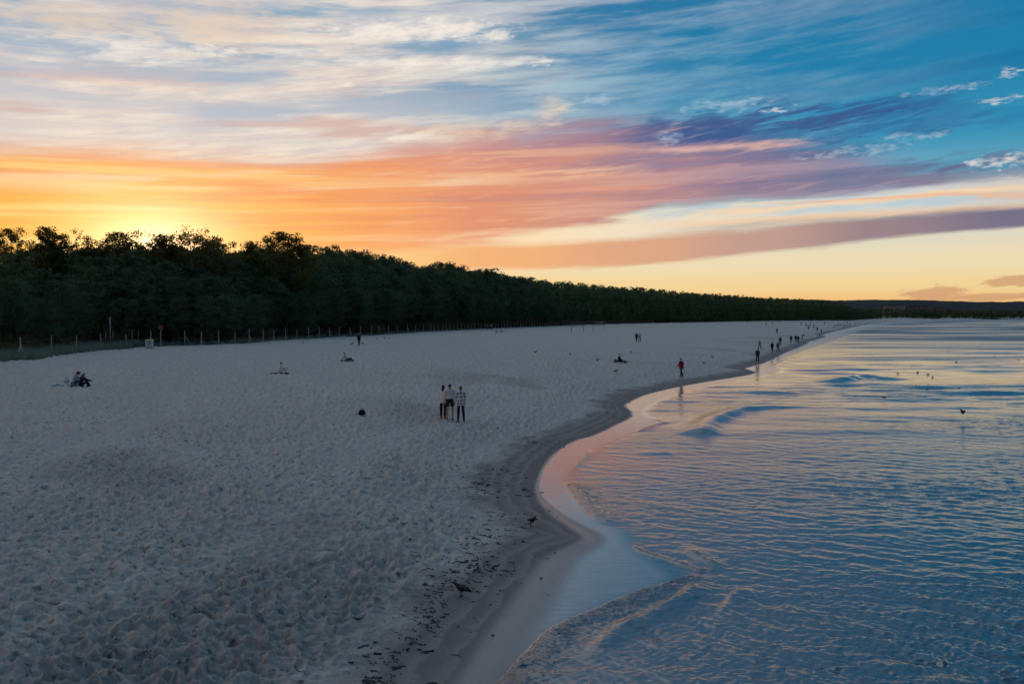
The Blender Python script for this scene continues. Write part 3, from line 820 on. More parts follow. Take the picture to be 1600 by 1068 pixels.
def proto_meshes(pr, bark, leaf, base):
    (wv, wf), lt = pr
    wm = bpy.data.meshes.new(base + '_wood'); wm.from_pydata([tuple(v) for v in wv], [], wf)
    wm.polygons.foreach_set('use_smooth', [True] * len(wm.polygons)); wm.materials.append(bark)
    lm = np_mesh(base + '_leaves', lt, np.arange(len(lt)).reshape(-1, 3), False); lm.materials.append(leaf)
    return wm, lm
PINES = [proto_meshes(pine_proto(s, 12.0, sp, lo, nb), M_BARK, M_PINE, 'pine') for s, sp, lo, nb in ((1, .25, .10, 46), (2, .22, .06, 50), (3, .28, .16, 42), (4, .20, .22, 40), (5, .26, .05, 52), (6, .23, .30, 36))]
BIRCHES = [proto_meshes(birch_proto(s, 14.0, 64, nl, rd, lo), M_BIRCH, M_LEAF, 'birch') for s, nl, rd, lo in ((11, 44, .17, .34), (12, 34, .20, .42), (13, 52, .15, .30), (14, 40, .24, .45))]
BUSHES = [proto_meshes(bush_proto(s), M_BARK, M_OLIVE, 'bush') for s in (21, 22, 23)]

def tree(name, pr, x, y, h, h0, rz, label, cat, group, wide=1.0, z=None):
    r = empty(name, (x, y, (gz(x, y) if z is None else z) - 0.08), rz); s = h / h0
    r.scale = (s * wide, s * wide, s)
    link('trunk' if cat == 'tree' else 'stem', pr[0], parent=r); link('crown' if cat == 'tree' else 'foliage', pr[1], parent=r)
    return tag(r, label, cat, group)

# height of the wood's skyline as it recedes
def top_z(y): return np.interp(y, [50, 80, 110, 145, 190, 240, 320, 400, 700, 1200, 2300], [11.4, 11.9, 14.2, 17.3, 20.7, 22.0, 22.4, 22.8, 24.6, 24, 17])

fl = fence_line[(fence_line[:, 1] > 30)]
seg = np.hypot(*(np.diff(fl, axis=0).T)); cum = np.concatenate([[0], np.cumsum(seg)])
def along_fence(s):
    x = np.interp(s, cum, fl[:, 0]); y = np.interp(s, cum, fl[:, 1])
    e = 2.0
    tx = np.interp(s + e, cum, fl[:, 0]) - x; ty = np.interp(s + e, cum, fl[:, 1]) - y; L = math.hypot(tx, ty) + 1e-9
    return x, y, -ty / L, tx / L                      # point and the normal that points inland

def where(px):
    for lim, txt in ((172, 'left of the white marker pole'), (251, 'between the white pole and the red sign'), (330, 'just right of the red sign'), (438, 'above the person in the pale hoodie'), (561, 'left of the dark figure by the fence'),
                     (660, 'right of the dark figure by the fence'), (775, 'above the standing trio'), (890, 'right of the white dustbins'), (1000, 'behind the volleyball nets')):
        if px < lim: return txt
    return 'past the volleyball nets'
def build_wood():
    g = np.random.default_rng(5)
    s_at = lambda yy: float(np.interp(yy, fl[:, 1], cum))
    items = []
    rows = ((4.5, 3.6, 0.52), (8.0, 3.4, 0.70), (12.5, 3.5, 0.84), (18.0, 3.9, 0.94), (25.0, 4.6, 1.0))
    for off, step, hf in rows:
        s = s_at(46) + g.uniform(0, 3)
        while True:
            x, y, nx, ny = along_fence(s)
            if y > 330: break
            o = off + g.normal(0, 0.9)
            items.append((x + nx * o + g.normal(0, 0.4), y + ny * o + g.normal(0, 0.4), hf * g.uniform(0.93, 1.05), off))
            s += step * g.uniform(0.75, 1.25) * (1 + 0.35 * (y > 150) + 0.5 * (y > 230))
    items = [t for t in items if -0.70 < t[0] / t[1] < 0.1]
    xs = np.array([t[0] for t in items]); ys = np.array([t[1] for t in items])
    zs = land_height(xs, ys, lumps=False)
    for k, (x, y, hf, off) in enumerate(items[:]):
        kind = 'low front-row pine of the wood, ' if off < 6 else ('second-row pine of the wood, ' if off < 10 else ('mid-height pine inside the wood, ' if off < 16 else 'tall rear pine on the skyline, '))
        z = float(zs[k]); h = max(4.0, (2.1 + (top_z(y) - 2.1) * hf) - z)
        pr = PINES[int(g.integers(0, len(PINES)))]
        tree('pine_tree', pr, x, y, h, 12.0, g.uniform(0, 6.28), kind + where(800 + FPX * x / y), 'tree', 'pines of the near wood behind the fence', g.uniform(1.05, 1.35), z)
    return len(items)
n_pines = build_wood()

# broad-leaved trees that stand out on the skyline: (photo x, top y, distance, proto, width, label)
SKY = [(20, 357, 100, 0, 1.0, 'thin leafy birch rising above the pines, leftmost on the skyline'),
       (60, 354, 98, 2, 1.25, 'tallest leafy birch on the skyline near the edge of the picture'),
       (92, 366, 101, 1, 1.0, 'airy small birch just beside the tallest birch, towards the sun'),
       (152, 374, 104, 3, 1.3, 'low rounded leafy treetop on the skyline, second left of the sun glow'),
       (197, 362, 105, 0, 1.35, 'golden backlit birch on the skyline just left of the sun'),
       (262, 366, 110, 2, 1.2, 'golden backlit birch on the skyline just right of the sun'),
       (302, 367, 112, 3, 1.45, 'broad backlit birch crown on the skyline, second right of the sun'),
       (334, 374, 116, 1, 1.2, 'small leafy birch between the broad backlit crown and the far round one'),
       (382, 376, 124, 2, 1.2, 'leafy birch with a blunt top left of the wide domed crown'),
       (440, 364, 130, 2, 1.9, 'wide domed open crown silhouetted on the skyline, right of the sun'),
       (470, 384, 136, 1, 1.3, 'smaller leafy tree against the right flank of the wide domed crown')]
for px, py, dist, k, wd, lab in SKY:
    d = ray(px, py); t = dist / d[1]
    dist = dist + 16; t = dist / d[1]; x, y, zt = d[0] * t, dist, CAM_H + d[2] * t
    z = float(land_height(np.array([x]), np.array([y]), lumps=False)[0])
    tree('birch_tree', BIRCHES[k], x, y, zt - z, 13.6, px * 1.7, lab, 'tree', 'birches on the skyline', wd, z)

# the rest of the wood: deeper rows and the long receding far wood, one mass
def build_far_wood():
    g = np.random.default_rng(9); tris = []; stems = []
    def add_tree(x, y, h, z, n, size, low=0.1):
        r = h * 0.21
        k = max(5, n // 16); cz = g.uniform(low, 0.95, k)
        prof = np.sin(np.clip(cz * 0.85 + 0.2, 0, 1) * math.pi) ** 0.7
        ang = g.uniform(0, 6.28, k); rr = r * prof * g.uniform(0.2, 1.0, k)
        c = np.stack([x + np.cos(ang) * rr, y + np.sin(ang) * rr, z + cz * h], 1)
        pts = clump_cloud(list(c) + [np.array([x, y, z + h * 0.95])], list(h * 0.10 * g.uniform(0.7, 1.3, k)) + [h * 0.05], max(3, n // (k + 1)), g, 0.7)
        tris.append(leaf_tris(pts, g, size, 1.1))
    # deep rows behind the near wood: their tops close the skyline
    for off in (32, 40, 50, 62):
        s = 0.0
        while True:
            x, y, nx, ny = along_fence(s)
            if y > 330: break
            o = off + g.normal(0, 2)
            X, Y = x + nx * o, y + ny * o
            if -0.95 < X / max(Y, 1) < 0.2 and Y > 20:
                z = 4.0; add_tree(X, Y, (top_z(Y - 8) - z) * g.uniform(0.92, 1.06), z, 900, 0.28)
            s += 4.6 * g.uniform(0.8, 1.2)
    # receding wood
    for off, hf in ((5, 0.5), (11, 0.72), (19, 0.9), (28, 1.0), (40, 1.0)):
        s = float(np.interp(322, fl[:, 1], cum))
        while True:
            x, y, nx, ny = along_fence(s)
            if y > 2250 or x > 2600: break
            k = max(1.0, y / 420)
            o = (off + g.normal(0, 1.5)) * (1 + 0.35 * (k - 1))
            X, Y = x + nx * o, y + ny * o
            z = float(np.interp(o, [0, 45], [2.2, 6.5]))
            hh = 2.2 + (top_z(Y) - 2.2) * hf * g.uniform(0.95, 1.05) - z
            add_tree(X, Y, max(4, hh), z, int(760 / min(k, 3)), 0.42 * k ** 0.8)
            s += 3.7 * k * g.uniform(0.8, 1.25)
    t = np.concatenate(tris)
    me = np_mesh('forest', t, np.arange(len(t)).reshape(-1, 3), False)
    o = link('forest', me, M_PINE)
    tag(o, 'dark pine wood receding along the whole bay behind the beach', 'forest', kind='stuff')
    return len(t) // 3
n_far = build_far_wood()
print('pines', n_pines, 'far tris', n_far)

# bushes at the foot of the wood: olive, along the receding fence
def build_bushes():
    g = np.random.default_rng(15)
    for i in range(58):
        px = 600 + 540 * (i / 57) + g.normal(0, 4); fy = np.interp(px, [p[0] for p in FENCE_PX], [p[1] for p in FENCE_PX])
        x, y = ground(px, fy, FZ); o = g.uniform(1.5, 5.0) * (1 + y / 500)
        x -= o * 0.9; y += o * 0.3
        tree('bush', BUSHES[i % 3], x, y, g.uniform(1.7, 2.8) * (1 + y / 900), 2.2, g.uniform(0, 6.28), 'olive green bush behind the fence, ' + where(px), 'bush', 'olive bushes along the fence', 1.5)
    for i in range(22):
        px = -20 + 620 * i / 21 + g.normal(0, 8); fy = np.interp(px, [p[0] for p in FENCE_PX], [p[1] for p in FENCE_PX])
        x, y = ground(px, fy, FZ); o = g.uniform(1.8, 4.0); x -= o * 0.9; y += o * 0.3
        tree('bush', BUSHES[i % 3], x, y, g.uniform(0.9, 1.8), 2.2, g.uniform(0, 6.28), 'low dark scrub bush under the pines, ' + where(px), 'bush', 'scrub under the near pines', 1.4)
build_bushes()

# marram grass on the fore-dune, by the near end of the fence
def build_grass():
    g = np.random.default_rng(31); tri = []
    n = 0
    for _ in range(3400):
        px = g.uniform(-120, 240) if g.random() < 0.8 else g.uniform(240, 760); fy = np.interp(px, [p[0] for p in FENCE_PX], [p[1] for p in FENCE_PX])
        x, y = ground(px, fy, FZ); o = g.uniform(-1.3, 4.0) if px < 190 else g.uniform(0.2, 3.0)
        if px < 190: o -= 0.8 * max(0, math.sin(px * 0.045))
        x -= o * 0.9; y += o * 0.35
        tri.append((x, y, g.uniform(0.4, 0.95) * (1.0 if px < 240 else 0.7)))
    a = np.array(tri); zz = land_height(a[:, 0], a[:, 1], lumps=False)
    out = []
    for (x, y, h), z in zip(tri, zz):
        k = 14
        ang = g.uniform(0, 6.28, k); ln = g.uniform(0.15, 0.55, k) * h; b0 = g.normal(0, 0.10, (k, 2))
        hh = h * g.uniform(0.6, 1.1, k)
        p0 = np.stack([x + b0[:, 0], y + b0[:, 1], np.full(k, z - 0.02)], 1); w = np.stack([-np.sin(ang), np.cos(ang), np.zeros(k)], 1) * 0.022
        tip = p0 + np.stack([np.cos(ang) * ln, np.sin(ang) * ln, hh], 1)
        out.append(np.stack([p0 - w, p0 + w, tip], 1).reshape(-1, 3))
    t = np.concatenate(out)
    m = leaf_material('marram_blades', (0.15, 0.21, 0.165), (0.27, 0.33, 0.25), 0.2)
    o = link('dune_grass', np_mesh('dune_grass', t, np.arange(len(t)).reshape(-1, 3), False), m)
    tag(o, 'blue-green marram grass growing along the fore-dune and fence', 'grass', kind='stuff')
build_grass()

# ------------------------------------------------------------------ hills across the bay
def build_hills():
    m, b = new_mat('wooded_hillside')
    p = objco(); n = noise3(p, 0.012, 5, 0.65)
    setin(b, 'Base Color', mix(n, (0.020, 0.026, 0.028), (0.055, 0.062, 0.062))); setin(b, 'Roughness', 0.95); setin(b, 'Specular IOR Level', 0.1)
    xs = np.linspace(-400, 5200, 520); rows = 26
    prof_px = [(800, 470), (1100, 466), (1160, 466), (1200, 467.5), (1260, 468), (1300, 469.5), (1345, 468.2), (1410, 468.3), (1450, 470), (1490, 471.5), (1508, 473), (1520, 471), (1545, 472), (1575, 471), (1620, 470), (1750, 473), (2100, 478), (2700, 482)]
    D0, D1 = 2350.0, 3300.0
    X, T = np.meshgrid(xs, np.linspace(0, 1, rows))
    Y = D0 + (D1 - D0) * T
    px = X / D1 * FPX + 800
    ridge_z = CAM_H + (495.0 - np.interp(px, [q[0] for q in prof_px], [q[1] for q in prof_px])) / FPX * D1
    Z = 1.0 + (ridge_z - 1.0) * np.sin(T * math.pi / 2) ** 1.1
    Z += (fbm(X * 0.004, Y * 0.004, 4) * 14 - 4) * T * (1 - T) * 2.2 + np.abs(fbm(X * 0.03, Y * 0.03, 3)) * 5.0 * sstep(T, 0, 0.3) - 2.0 * T
    back = np.stack([X[-1], Y[-1] + 700, np.full(len(xs), -3.0)], -1)
    v = np.concatenate([np.stack([X, Y, Z], -1).reshape(-1, 3), back])
    idx = np.arange((rows + 1) * len(xs)).reshape(rows + 1, len(xs))
    f = np.stack([idx[:-1, :-1], idx[:-1, 1:], idx[1:, 1:], idx[1:, :-1]], -1).reshape(-1, 4)
    o = link('hills', np_mesh('hills', v, f), m); tag(o, kind='structure')
    def hz(x, y):
        t = (y - D0) / (D1 - D0); i = int(np.argmin(np.abs(xs - x))); j = int(round(t * (rows - 1))); return float(Z[j, i])
    return hz
hill_z = build_hills()

# ------------------------------------------------------------------ small builders
def box(cx, cy, cz, sx, sy, sz, bev=0.0):
    bm = bmesh.new(); bmesh.ops.create_cube(bm, size=1.0)
    bmesh.ops.scale(bm, vec=(sx, sy, sz), verts=bm.verts); bmesh.ops.translate(bm, vec=(cx, cy, cz), verts=bm.verts)
    if bev: bmesh.ops.bevel(bm, geom=list(bm.edges), offset=bev, segments=2, affect='EDGES', profile=0.6)
    v = [q.co.copy() for q in bm.verts]; bm.verts.index_update(); f = [tuple(w.index for w in q.verts) for q in bm.faces]; bm.free()
    return v, f
def lathe(prof, n=14, cx=0, cy=0):
    v, f = [], []
    for r, z in prof:
        for k in range(n): v.append(Vector((cx + r * math.cos(6.28318 * k / n), cy + r * math.sin(6.28318 * k / n), z)))
    for i in range(len(prof) - 1):
        for k in range(n): f.append((i * n + k, i * n + (k + 1) % n, (i + 1) * n + (k + 1) % n, (i + 1) * n + k))
    f.append(tuple(range(n))[::-1]); f.append(tuple(range((len(prof) - 1) * n, len(prof) * n)))
    return v, f
def loft(rings, n=12):
    """rings of (y, z, half width, half height): an animal's trunk along +Y"""
    v, f = [], []
    for y, z, a, b in rings:
        for k in range(n): v.append(Vector((a * math.cos(6.28318 * k / n), y, z + b * math.sin(6.28318 * k / n))))
    for i in range(len(rings) - 1):
        for k in range(n): f.append((i * n + k, (i + 1) * n + k, (i + 1) * n + (k + 1) % n, i * n + (k + 1) % n))
    f.append(tuple(range(n))); f.append(tuple(range((len(rings) - 1) * n, len(rings) * n))[::-1])
    return v, f
def part(name, vf, mat, parent, sm=True): return mesh_obj(name, vf[0], vf[1], mat, parent, sm)

# ------------------------------------------------------------------ fence along the dune
M_POST = plain('weathered_post', (0.50, 0.43, 0.36), 0.85, 0.3, 9.0)
M_WIRE = plain('fence_wire', (0.16, 0.16, 0.16), 0.5, 0.1, 5.0, 0.6)
def build_fence():
    g = np.random.default_rng(41)
    xs = [-150, -104, -60, -12, 33, 80, 119, 158, 197, 235, 289, 314, 342, 367, 389, 411, 428, 447, 464, 482, 499, 515, 530, 547, 563, 580, 592, 607, 621, 637, 649, 661, 673]
    fx_, fy_ = [p[0] for p in FENCE_PX], [p[1] for p in FENCE_PX]
    pts = []
    for px in xs:
        x, y = ground(px, float(np.interp(px, fx_, fy_)), FZ); pts.append((x, y))
    s = float(np.interp(pts[-1][1], fl[:, 1], cum)) + 3.0
    while True:
        x, y, _, _ = along_fence(s)
        if y > 470: break
        pts.append((x, y)); s += 3.0 * g.uniform(0.85, 1.15)
    root = empty('fence', (pts[4][0], pts[4][1], 0)); bx, by = pts[4]
    tag(root, 'rustic fence of thin wooden posts and wire along the foot of the wood', 'fence')
    variants = []
    for k in range(5):
        h = (1.85, 1.7, 1.78, 1.6, 1.9)[k]
        vf = tube([(0, 0, -0.3), (0.02 * (k - 2), 0.01, h * 0.5), (0.035 * (k - 2), 0.02, h)], [0.062, 0.056, 0.048], 7)
        me = bpy.data.meshes.new('post'); me.from_pydata([tuple(v) for v in vf[0]], [], vf[1]); me.materials.append(M_POST); variants.append(me)
    zs = land_height(np.array([p[0] for p in pts]), np.array([p[1] for p in pts]), lumps=False)
    tops = []
    for i, (x, y) in enumerate(pts):
        o = link('post', variants[i % 5], parent=root, loc=(x - bx, y - by, float(zs[i]))); o.rotation_euler = (g.normal(0, 0.02), g.normal(0, 0.025), g.uniform(0, 6.28))
        tops.append((x - bx, y - by, float(zs[i])))
    for hgt in (0.45, 0.95, 1.45):
        q = []
        for i, (x, y, z) in enumerate(tops):
            q.append((x, y, z + hgt))
            if i + 1 < len(tops):
                x2, y2, z2 = tops[i + 1]; q.append(((x + x2) / 2, (y + y2) / 2, (z + z2) / 2 + hgt - 0.05))
        part('wire', tube(q, [0.007] * len(q), 4), M_WIRE, root)
    for i in (4, 10, 14, 21, 23, 29):
        x, y, z = tops[i]; x2, y2, z2 = tops[i + 1]; L = math.hypot(x2 - x, y2 - y); ux, uy = (x2 - x) / L, (y2 - y) / L
        for sgn in ((1, -1) if i == 4 else (1,)):
            part('brace', tube([(x + ux * sgn * 0.95, y + uy * sgn * 0.95, z - 0.1), (x, y, z + 1.25)], [0.045, 0.04], 6), M_POST, root)
build_fence()
# loose stakes of an older line behind the fence
for px, py, h in ((206, 537, 1.75), (216, 536, 1.7), (165, 539, 1.75), (176, 538, 1.7), (485, 521, 1.6)):
    x, y = ground(px, py, FZ + 0.3); z = gz(x, y)
    o = part('stake', tube([(0, 0, -0.3), (0.03, 0, h * 0.6), (0.02, 0.02, h)], [0.05, 0.046, 0.035], 7), M_POST, None)
    o.location = (x, y, z)
    tag(o, {206: 'grey stake behind the fence, first right of the white pole', 216: 'grey stake behind the fence, just left of the litter bin', 165: 'thin stake behind the fence, just left of the white pole',
            176: 'thin stake touching the white pole on its right', 485: 'slim stake behind the middle stretch of the fence'}[px], 'stake', 'old stakes behind the fence')

M_WHITE = plain('white_paint', (0.62, 0.66, 0.68), 0.5, 0.08); M_RED = plain('red_paint', (0.36, 0.04, 0.04), 0.5, 0.12); M_YEL = plain('yellow_plastic', (0.55, 0.55, 0.28), 0.5, 0.1)
M_BAG = plain('pale_blue_bag', (0.62, 0.72, 0.78), 0.55, 0.15, 5.0)
x, y, z = place(251, 541)
r = empty('warning_sign', (x, y, z), 0.12); tag(r, 'small red warning board on a wooden post in front of the fence', 'sign')
part('post', tube([(0, 0, -0.3), (0.03, 0, 1.2), (0.05, 0, 2.5)], [0.06, 0.055, 0.05], 8), M_POST, r)
b_ = part('board', box(0.05, -0.085, 2.3, 0.56, 0.05, 0.46, 0.01), M_RED, r, False); b_['label'] = 'red board'
part('border', box(0.05, -0.114, 2.3, 0.34, 0.008, 0.18, 0.002), plain('faded_red', (0.42, 0.10, 0.10), 0.6, 0.2), b_, False)
x, y = ground(172, 540, FZ + 0.2); z = gz(x, y)
r = empty('marker_pole', (x, y, z)); tag(r, 'tall white marker pole with a slim plate behind the near fence', 'pole')
part('pole', tube([(0, 0, -0.3), (0.03, 0, 2.0), (0.06, 0, 3.4)], [0.045, 0.042, 0.038], 8), M_WHITE, r)
part('plate', box(0.055, -0.06, 3.02, 0.15, 0.03, 0.80, 0.008), M_WHITE, r, False)
x, y, z = place(233.5, 544)
r = empty('litter_bin', (x, y, z), 0.1); tag(r, 'litter bin with yellow lid and two pale blue sacks in front of the fence', 'bin')
for sx in (-0.22, 0.22):
    part('sack', lathe([(0.10, 0.0), (0.19, 0.08), (0.22, 0.35), (0.20, 0.62), (0.215, 0.80)], 12, sx, 0), M_BAG, r)
part('lid', lathe([(0.44, 0.80), (0.47, 0.84), (0.46, 0.93), (0.38, 0.98), (0.1, 1.0)], 18), M_YEL, r)
part('stand', joined([tube([(sx, 0.2, -0.1), (sx, 0.2, 0.85)], [0.03, 0.03], 6) for sx in (-0.4, 0.4)]), M_WIRE, r)
for i, (px, py) in enumerate(((775.5, 520), (783.5, 519.6))):
    x, y, z = place(px, py)
    r = empty('dustbin', (x, y, z), 0.2 * i); tag(r, ('white dustbin at the beach entrance, nearer the standing pair', 'white dustbin at the beach entrance, right of its twin')[i], 'dustbin', 'white dustbins at the beach entrance')
    part('drum', lathe([(0.28, 0), (0.31, 0.05), (0.34, 0.75), (0.36, 0.80)], 14), M_WHITE, r)
    part('lid', lathe([(0.375, 0.80), (0.375, 0.86), (0.30, 0.95), (0.06, 0.98)], 14), M_WHITE, r)
for px, py, lab in ((474, 536, 'short white post standing on the sand before the fence, left of the dark standing person'), (538, 530.5, 'small white post by the fence, just left of the dark standing person')):
    x, y, z = place(px, py)
    r = empty('white_post', (x, y, z)); tag(r, lab, 'post', 'short white posts by the fence')
    part('shaft', tube([(0, 0, -0.2), (0, 0, 0.55)], [0.09, 0.085], 10), M_WHITE, r); part('cap', lathe([(0.10, 0.55), (0.11, 0.58), (0.07, 0.64)], 10), M_WHITE, r)

# ------------------------------------------------------------------ volleyball nets
M_NET = plain('net_cord', (0.05, 0.07, 0.09), 0.8, 0.1)
for x0, x1, py, lab in ((893, 912, 519, 'beach volleyball net, left of two, far up the beach'), (927, 944, 516.5, 'beach volleyball net with pale band, right of two, far up the beach')):
    a = place(x0, py); b = place(x1, py - 0.8)
    r = empty('volleyball_net', a); tag(r, lab, 'net', 'beach volleyball nets')
    dx, dy = b[0] - a[0], b[1] - a[1]; zb = b[2] - a[2]
    for q, zz in ((0, 0), (1, zb)):
        part('pole', tube([(dx * q, dy * q, zz - 0.3), (dx * q, dy * q, zz + 2.3)], [0.06, 0.05], 7), M_NET, r)
    cords = []
    for k in range(6):
        zz = 1.25 + 0.95 * k / 5; cords.append(tube([(0, 0, zz), (dx / 2, dy / 2, zz - 0.05), (dx, dy, zz + zb)], [0.012 if k < 5 else 0.01] * 3, 4))
    for k in range(1, 16):
        q = k / 16; cords.append(tube([(dx * q, dy * q, 1.24 + zb * q - 0.04), (dx * q, dy * q, 2.18 + zb * q - 0.04)], [0.010] * 2, 4))
    part('mesh', joined(cords), M_NET, r)
    part('band', tube([(0, 0, 2.22), (dx / 2, dy / 2, 2.17), (dx, dy, 2.22 + zb)], [0.045] * 3, 6), M_WHITE if x0 > 900 else M_NET, r)

# ------------------------------------------------------------------ far buildings on the bay
M_WALL = plain('pale_render', (0.30, 0.36, 0.40), 0.8, 0.08, 0.05); M_WALL2 = plain('grey_render', (0.13, 0.15, 0.17), 0.8, 0.08, 0.05); M_ROOF = plain('dark_roof', (0.05, 0.05, 0.055), 0.8, 0.1, 0.1); M_GLASS = plain('dim_windows', (0.12, 0.16, 0.19), 0.35, 0.1, 0.1)
for px0, px1, pt, pb, mat, lab in ((1379, 1414, 477.5, 488, M_WALL, 'long pale apartment block on the wooded slope across the bay'), (1421, 1437, 478.5, 487, M_WALL2, 'dim grey block beside the long pale one across the bay'),
                                   (1440, 1449, 477.5, 488, M_WALL2, 'taller narrow grey block across the bay, right of the dim one'), (1458, 1472, 481, 487, M_WALL2, 'low grey building across the bay, set apart towards the sea'),
                                   (1300, 1312, 473, 476, M_WALL2, 'small pale house high on the far ridge'), (1538, 1552, 482, 487, M_WALL2, 'low house among trees near the far end of the hills'), (1568, 1578, 490, 494, M_WALL2, 'small waterside house at the far shore')):
    D = 2230.0 if pt > 476 else 2700.0
    X0, X1 = (px0 - 800) / FPX * D, (px1 - 800) / FPX * D; zt = CAM_H + (495 - pt) / FPX * D; z0 = CAM_H + (495 - pb) / FPX * D
    w = X1 - X0; h = zt - z0; dp = 14.0
    r = empty('apartment_block' if w > 20 else 'house', ((X0 + X1) / 2, D, 0), -math.atan2((X0 + X1) / 2, D)); w *= 0.9; tag(r, lab, 'building', 'buildings across the bay')
    zbase = -2.0
    part('wall', box(0, 0, (zbase + zt) / 2, w, dp, zt - zbase), mat, r, False)
    part('roof', box(0, 0, zt + 0.6, w + 1.2, dp + 1.2, 1.2), M_ROOF, r, False)
    nf = max(1, int(h / 3.2))
    for k in range(nf): part('window_strip', box(0, -dp / 2 - 0.02, zt - 1.8 - k * 3.1, w * 0.92, 0.1, 1.3), M_GLASS, r, False)

# ------------------------------------------------------------------ people
SKIN_JOBS = []
def skin_obj(name, verts, edges, radii, mat, parent, root=0, sub=2):
    me = bpy.data.meshes.new(name); me.from_pydata([tuple(v) for v in verts], edges, [])
    o = bpy.data.objects.new(name, me); col.objects.link(o); o.parent = parent
    m = o.modifiers.new('skin', 'SKIN'); m.use_smooth_shade = True; m.branch_smoothing = 0.6
    if not me.skin_vertices:
        pass
    sv = me.skin_vertices[0].data if me.skin_vertices else None
    s = o.modifiers.new('sub', 'SUBSURF'); s.levels = sub; s.render_levels = sub
    SKIN_JOBS.append((o, radii, root, mat)); return o
def bake_skins():
    for o, radii, root, mat in SKIN_JOBS:
        if not o.data.skin_vertices:
            bm = bmesh.new(); bm.from_mesh(o.data); bm.verts.layers.skin.verify(); bm.to_mesh(o.data); bm.free()
        d = o.data.skin_vertices[0].data
        for i, r in enumerate(radii):
            d[i].radius = (r, r) if not isinstance(r, tuple) else r
            d[i].use_root = (i == root); d[i].use_loose = False
    dg = bpy.context.evaluated_depsgraph_get(); dg.update()
    for o, radii, root, mat in SKIN_JOBS:
        me = bpy.data.meshes.new_from_object(o.evaluated_get(dg)); me.name = o.name
        o.modifiers.clear(); o.data = me; me.materials.clear(); me.materials.append(mat)
        me.polygons.foreach_set('use_smooth', [True] * len(me.polygons))

def cloth(c): return plain('cloth_%02x%02x%02x' % tuple(int(255 * min(1, v)) for v in c), c, 0.9, 0.18, 18.0, 0.0, 0.2)
SKIN_C = plain('skin', (0.42, 0.25, 0.18), 0.6, 0.08)
def check_material():
    m, b = new_mat('checked_cloth'); p = objco()
    sp_ = V.tree.nodes.new('ShaderNodeSeparateXYZ'); V.tree.links.new(p.s, sp_.inputs[0])
    sx_, sz_ = V(sp_.outputs[0]), V(sp_.outputs[2])
    f = smooth(V.m('SINE', sz_ * 38.0), -0.2, 0.2) * smooth(V.m('SINE', sx_ * 36.0 + 1.6), -0.55, -0.25) * 0.9
    setin(b, 'Base Color', mix(f, (0.62, 0.67, 0.68), (0.06, 0.13, 0.16))); setin(b, 'Roughness', 0.9)
    return m
M_CHECK = check_material()

def fk(pose, s):
    """forward kinematics; facing +Y, x to the right hand; angles in degrees"""
    P = dict(lean=2, twist=0, lth=4, rth=-3, lkn=4, rkn=5, lsh=-4, rsh=5, lel=14, rel=16, lout=8, rout=8, lsp=3, rsp=3, head=0, look=0, pelvis=None)
    P.update(pose); J = {}
    def dirv(a, out, sg): return Vector((sg * math.sin(R(out)), math.sin(R(a)) * math.cos(R(out)), -math.cos(R(a)) * math.cos(R(out))))
    J['pelvis'] = Vector((0, 0, 0))
    up = Vector((0, math.sin(R(P['lean'])), math.cos(R(P['lean'])))); fw = Vector((0, math.cos(R(P['lean'])), -math.sin(R(P['lean']))))
    J['waist'] = up * 0.14; J['chest'] = up * 0.34; J['neckbase'] = up * 0.49; J['neck'] = up * 0.535 + fw * 0.015
    hl = R(P['head']); hup = (up * math.cos(hl) + fw * math.sin(hl)).normalized(); hfw = (fw * math.cos(hl) - up * math.sin(hl)).normalized()
    lk = R(P['look']); hfw2 = (hfw * math.cos(lk) + Vector((-1, 0, 0)) * math.sin(lk)).normalized()
    J['jaw'] = J['neck'] + hup * 0.045 + hfw2 * 0.03; J['skull'] = J['neck'] + hup * 0.125 + hfw2 * 0.005; J['crown'] = J['neck'] + hup * 0.19 - hfw2 * 0.005
    J['nose'] = J['neck'] + hup * 0.105 + hfw2 * 0.108; J['hup'] = hup; J['hfw'] = hfw2
    for sg, k in ((-1, 'l'), (1, 'r')):
        side = Vector((sg, 0, 0))
        J[k + 'sh'] = up * 0.455 + side * 0.175
        a = P[k + 'sh'] + P['lean'] * 0.0
        J[k + 'el'] = J[k + 'sh'] + dirv(a, P[k + 'out'], sg) * 0.29
        J[k + 'wr'] = J[k + 'el'] + dirv(a + P[k + 'el'], P[k + 'out'] * 0.4, sg) * 0.25
        J[k + 'ha'] = J[k + 'wr'] + dirv(a + P[k + 'el'] + 6, P[k + 'out'] * 0.3, sg) * 0.09
        J[k + 'hd'] = dirv(a + P[k + 'el'] + 12, 0, sg)
        J[k + 'hip'] = Vector((sg * 0.09, 0, -0.03))
        J[k + 'kn'] = J[k + 'hip'] + dirv(P[k + 'th'], P[k + 'sp'], sg) * 0.43
        J[k + 'an'] = J[k + 'kn'] + dirv(P[k + 'th'] - P[k + 'kn'], P[k + 'sp'] * 0.3, sg) * 0.41
        ft = P.get(k + 'ft', min(0, (P[k + 'th'] - P[k + 'kn']) * 0.6) if P['pelvis'] is None else 0)
        J[k + 'fd'] = Vector((sg * 0.12, math.cos(R(ft)), math.sin(R(ft)))).normalized()
        J[k + 'he'] = J[k + 'an'] + Vector((0, -0.03, -0.045)); J[k + 'to'] = J[k + 'an'] + Vector((0, 0, -0.05)) + J[k + 'fd'] * 0.17
    if P['pelvis'] is None:
        low = min(min(J[k + 'to'].z, J[k + 'he'].z) for k in 'lr') - 0.03
        lift = -low
    else: lift = P['pelvis']
    for k, v in list(J.items()):
        if k in ('hup', 'hfw', 'lhd', 'rhd', 'lfd', 'rfd'): continue
        J[k] = (v + Vector((0, 0, lift))) * s
    return J

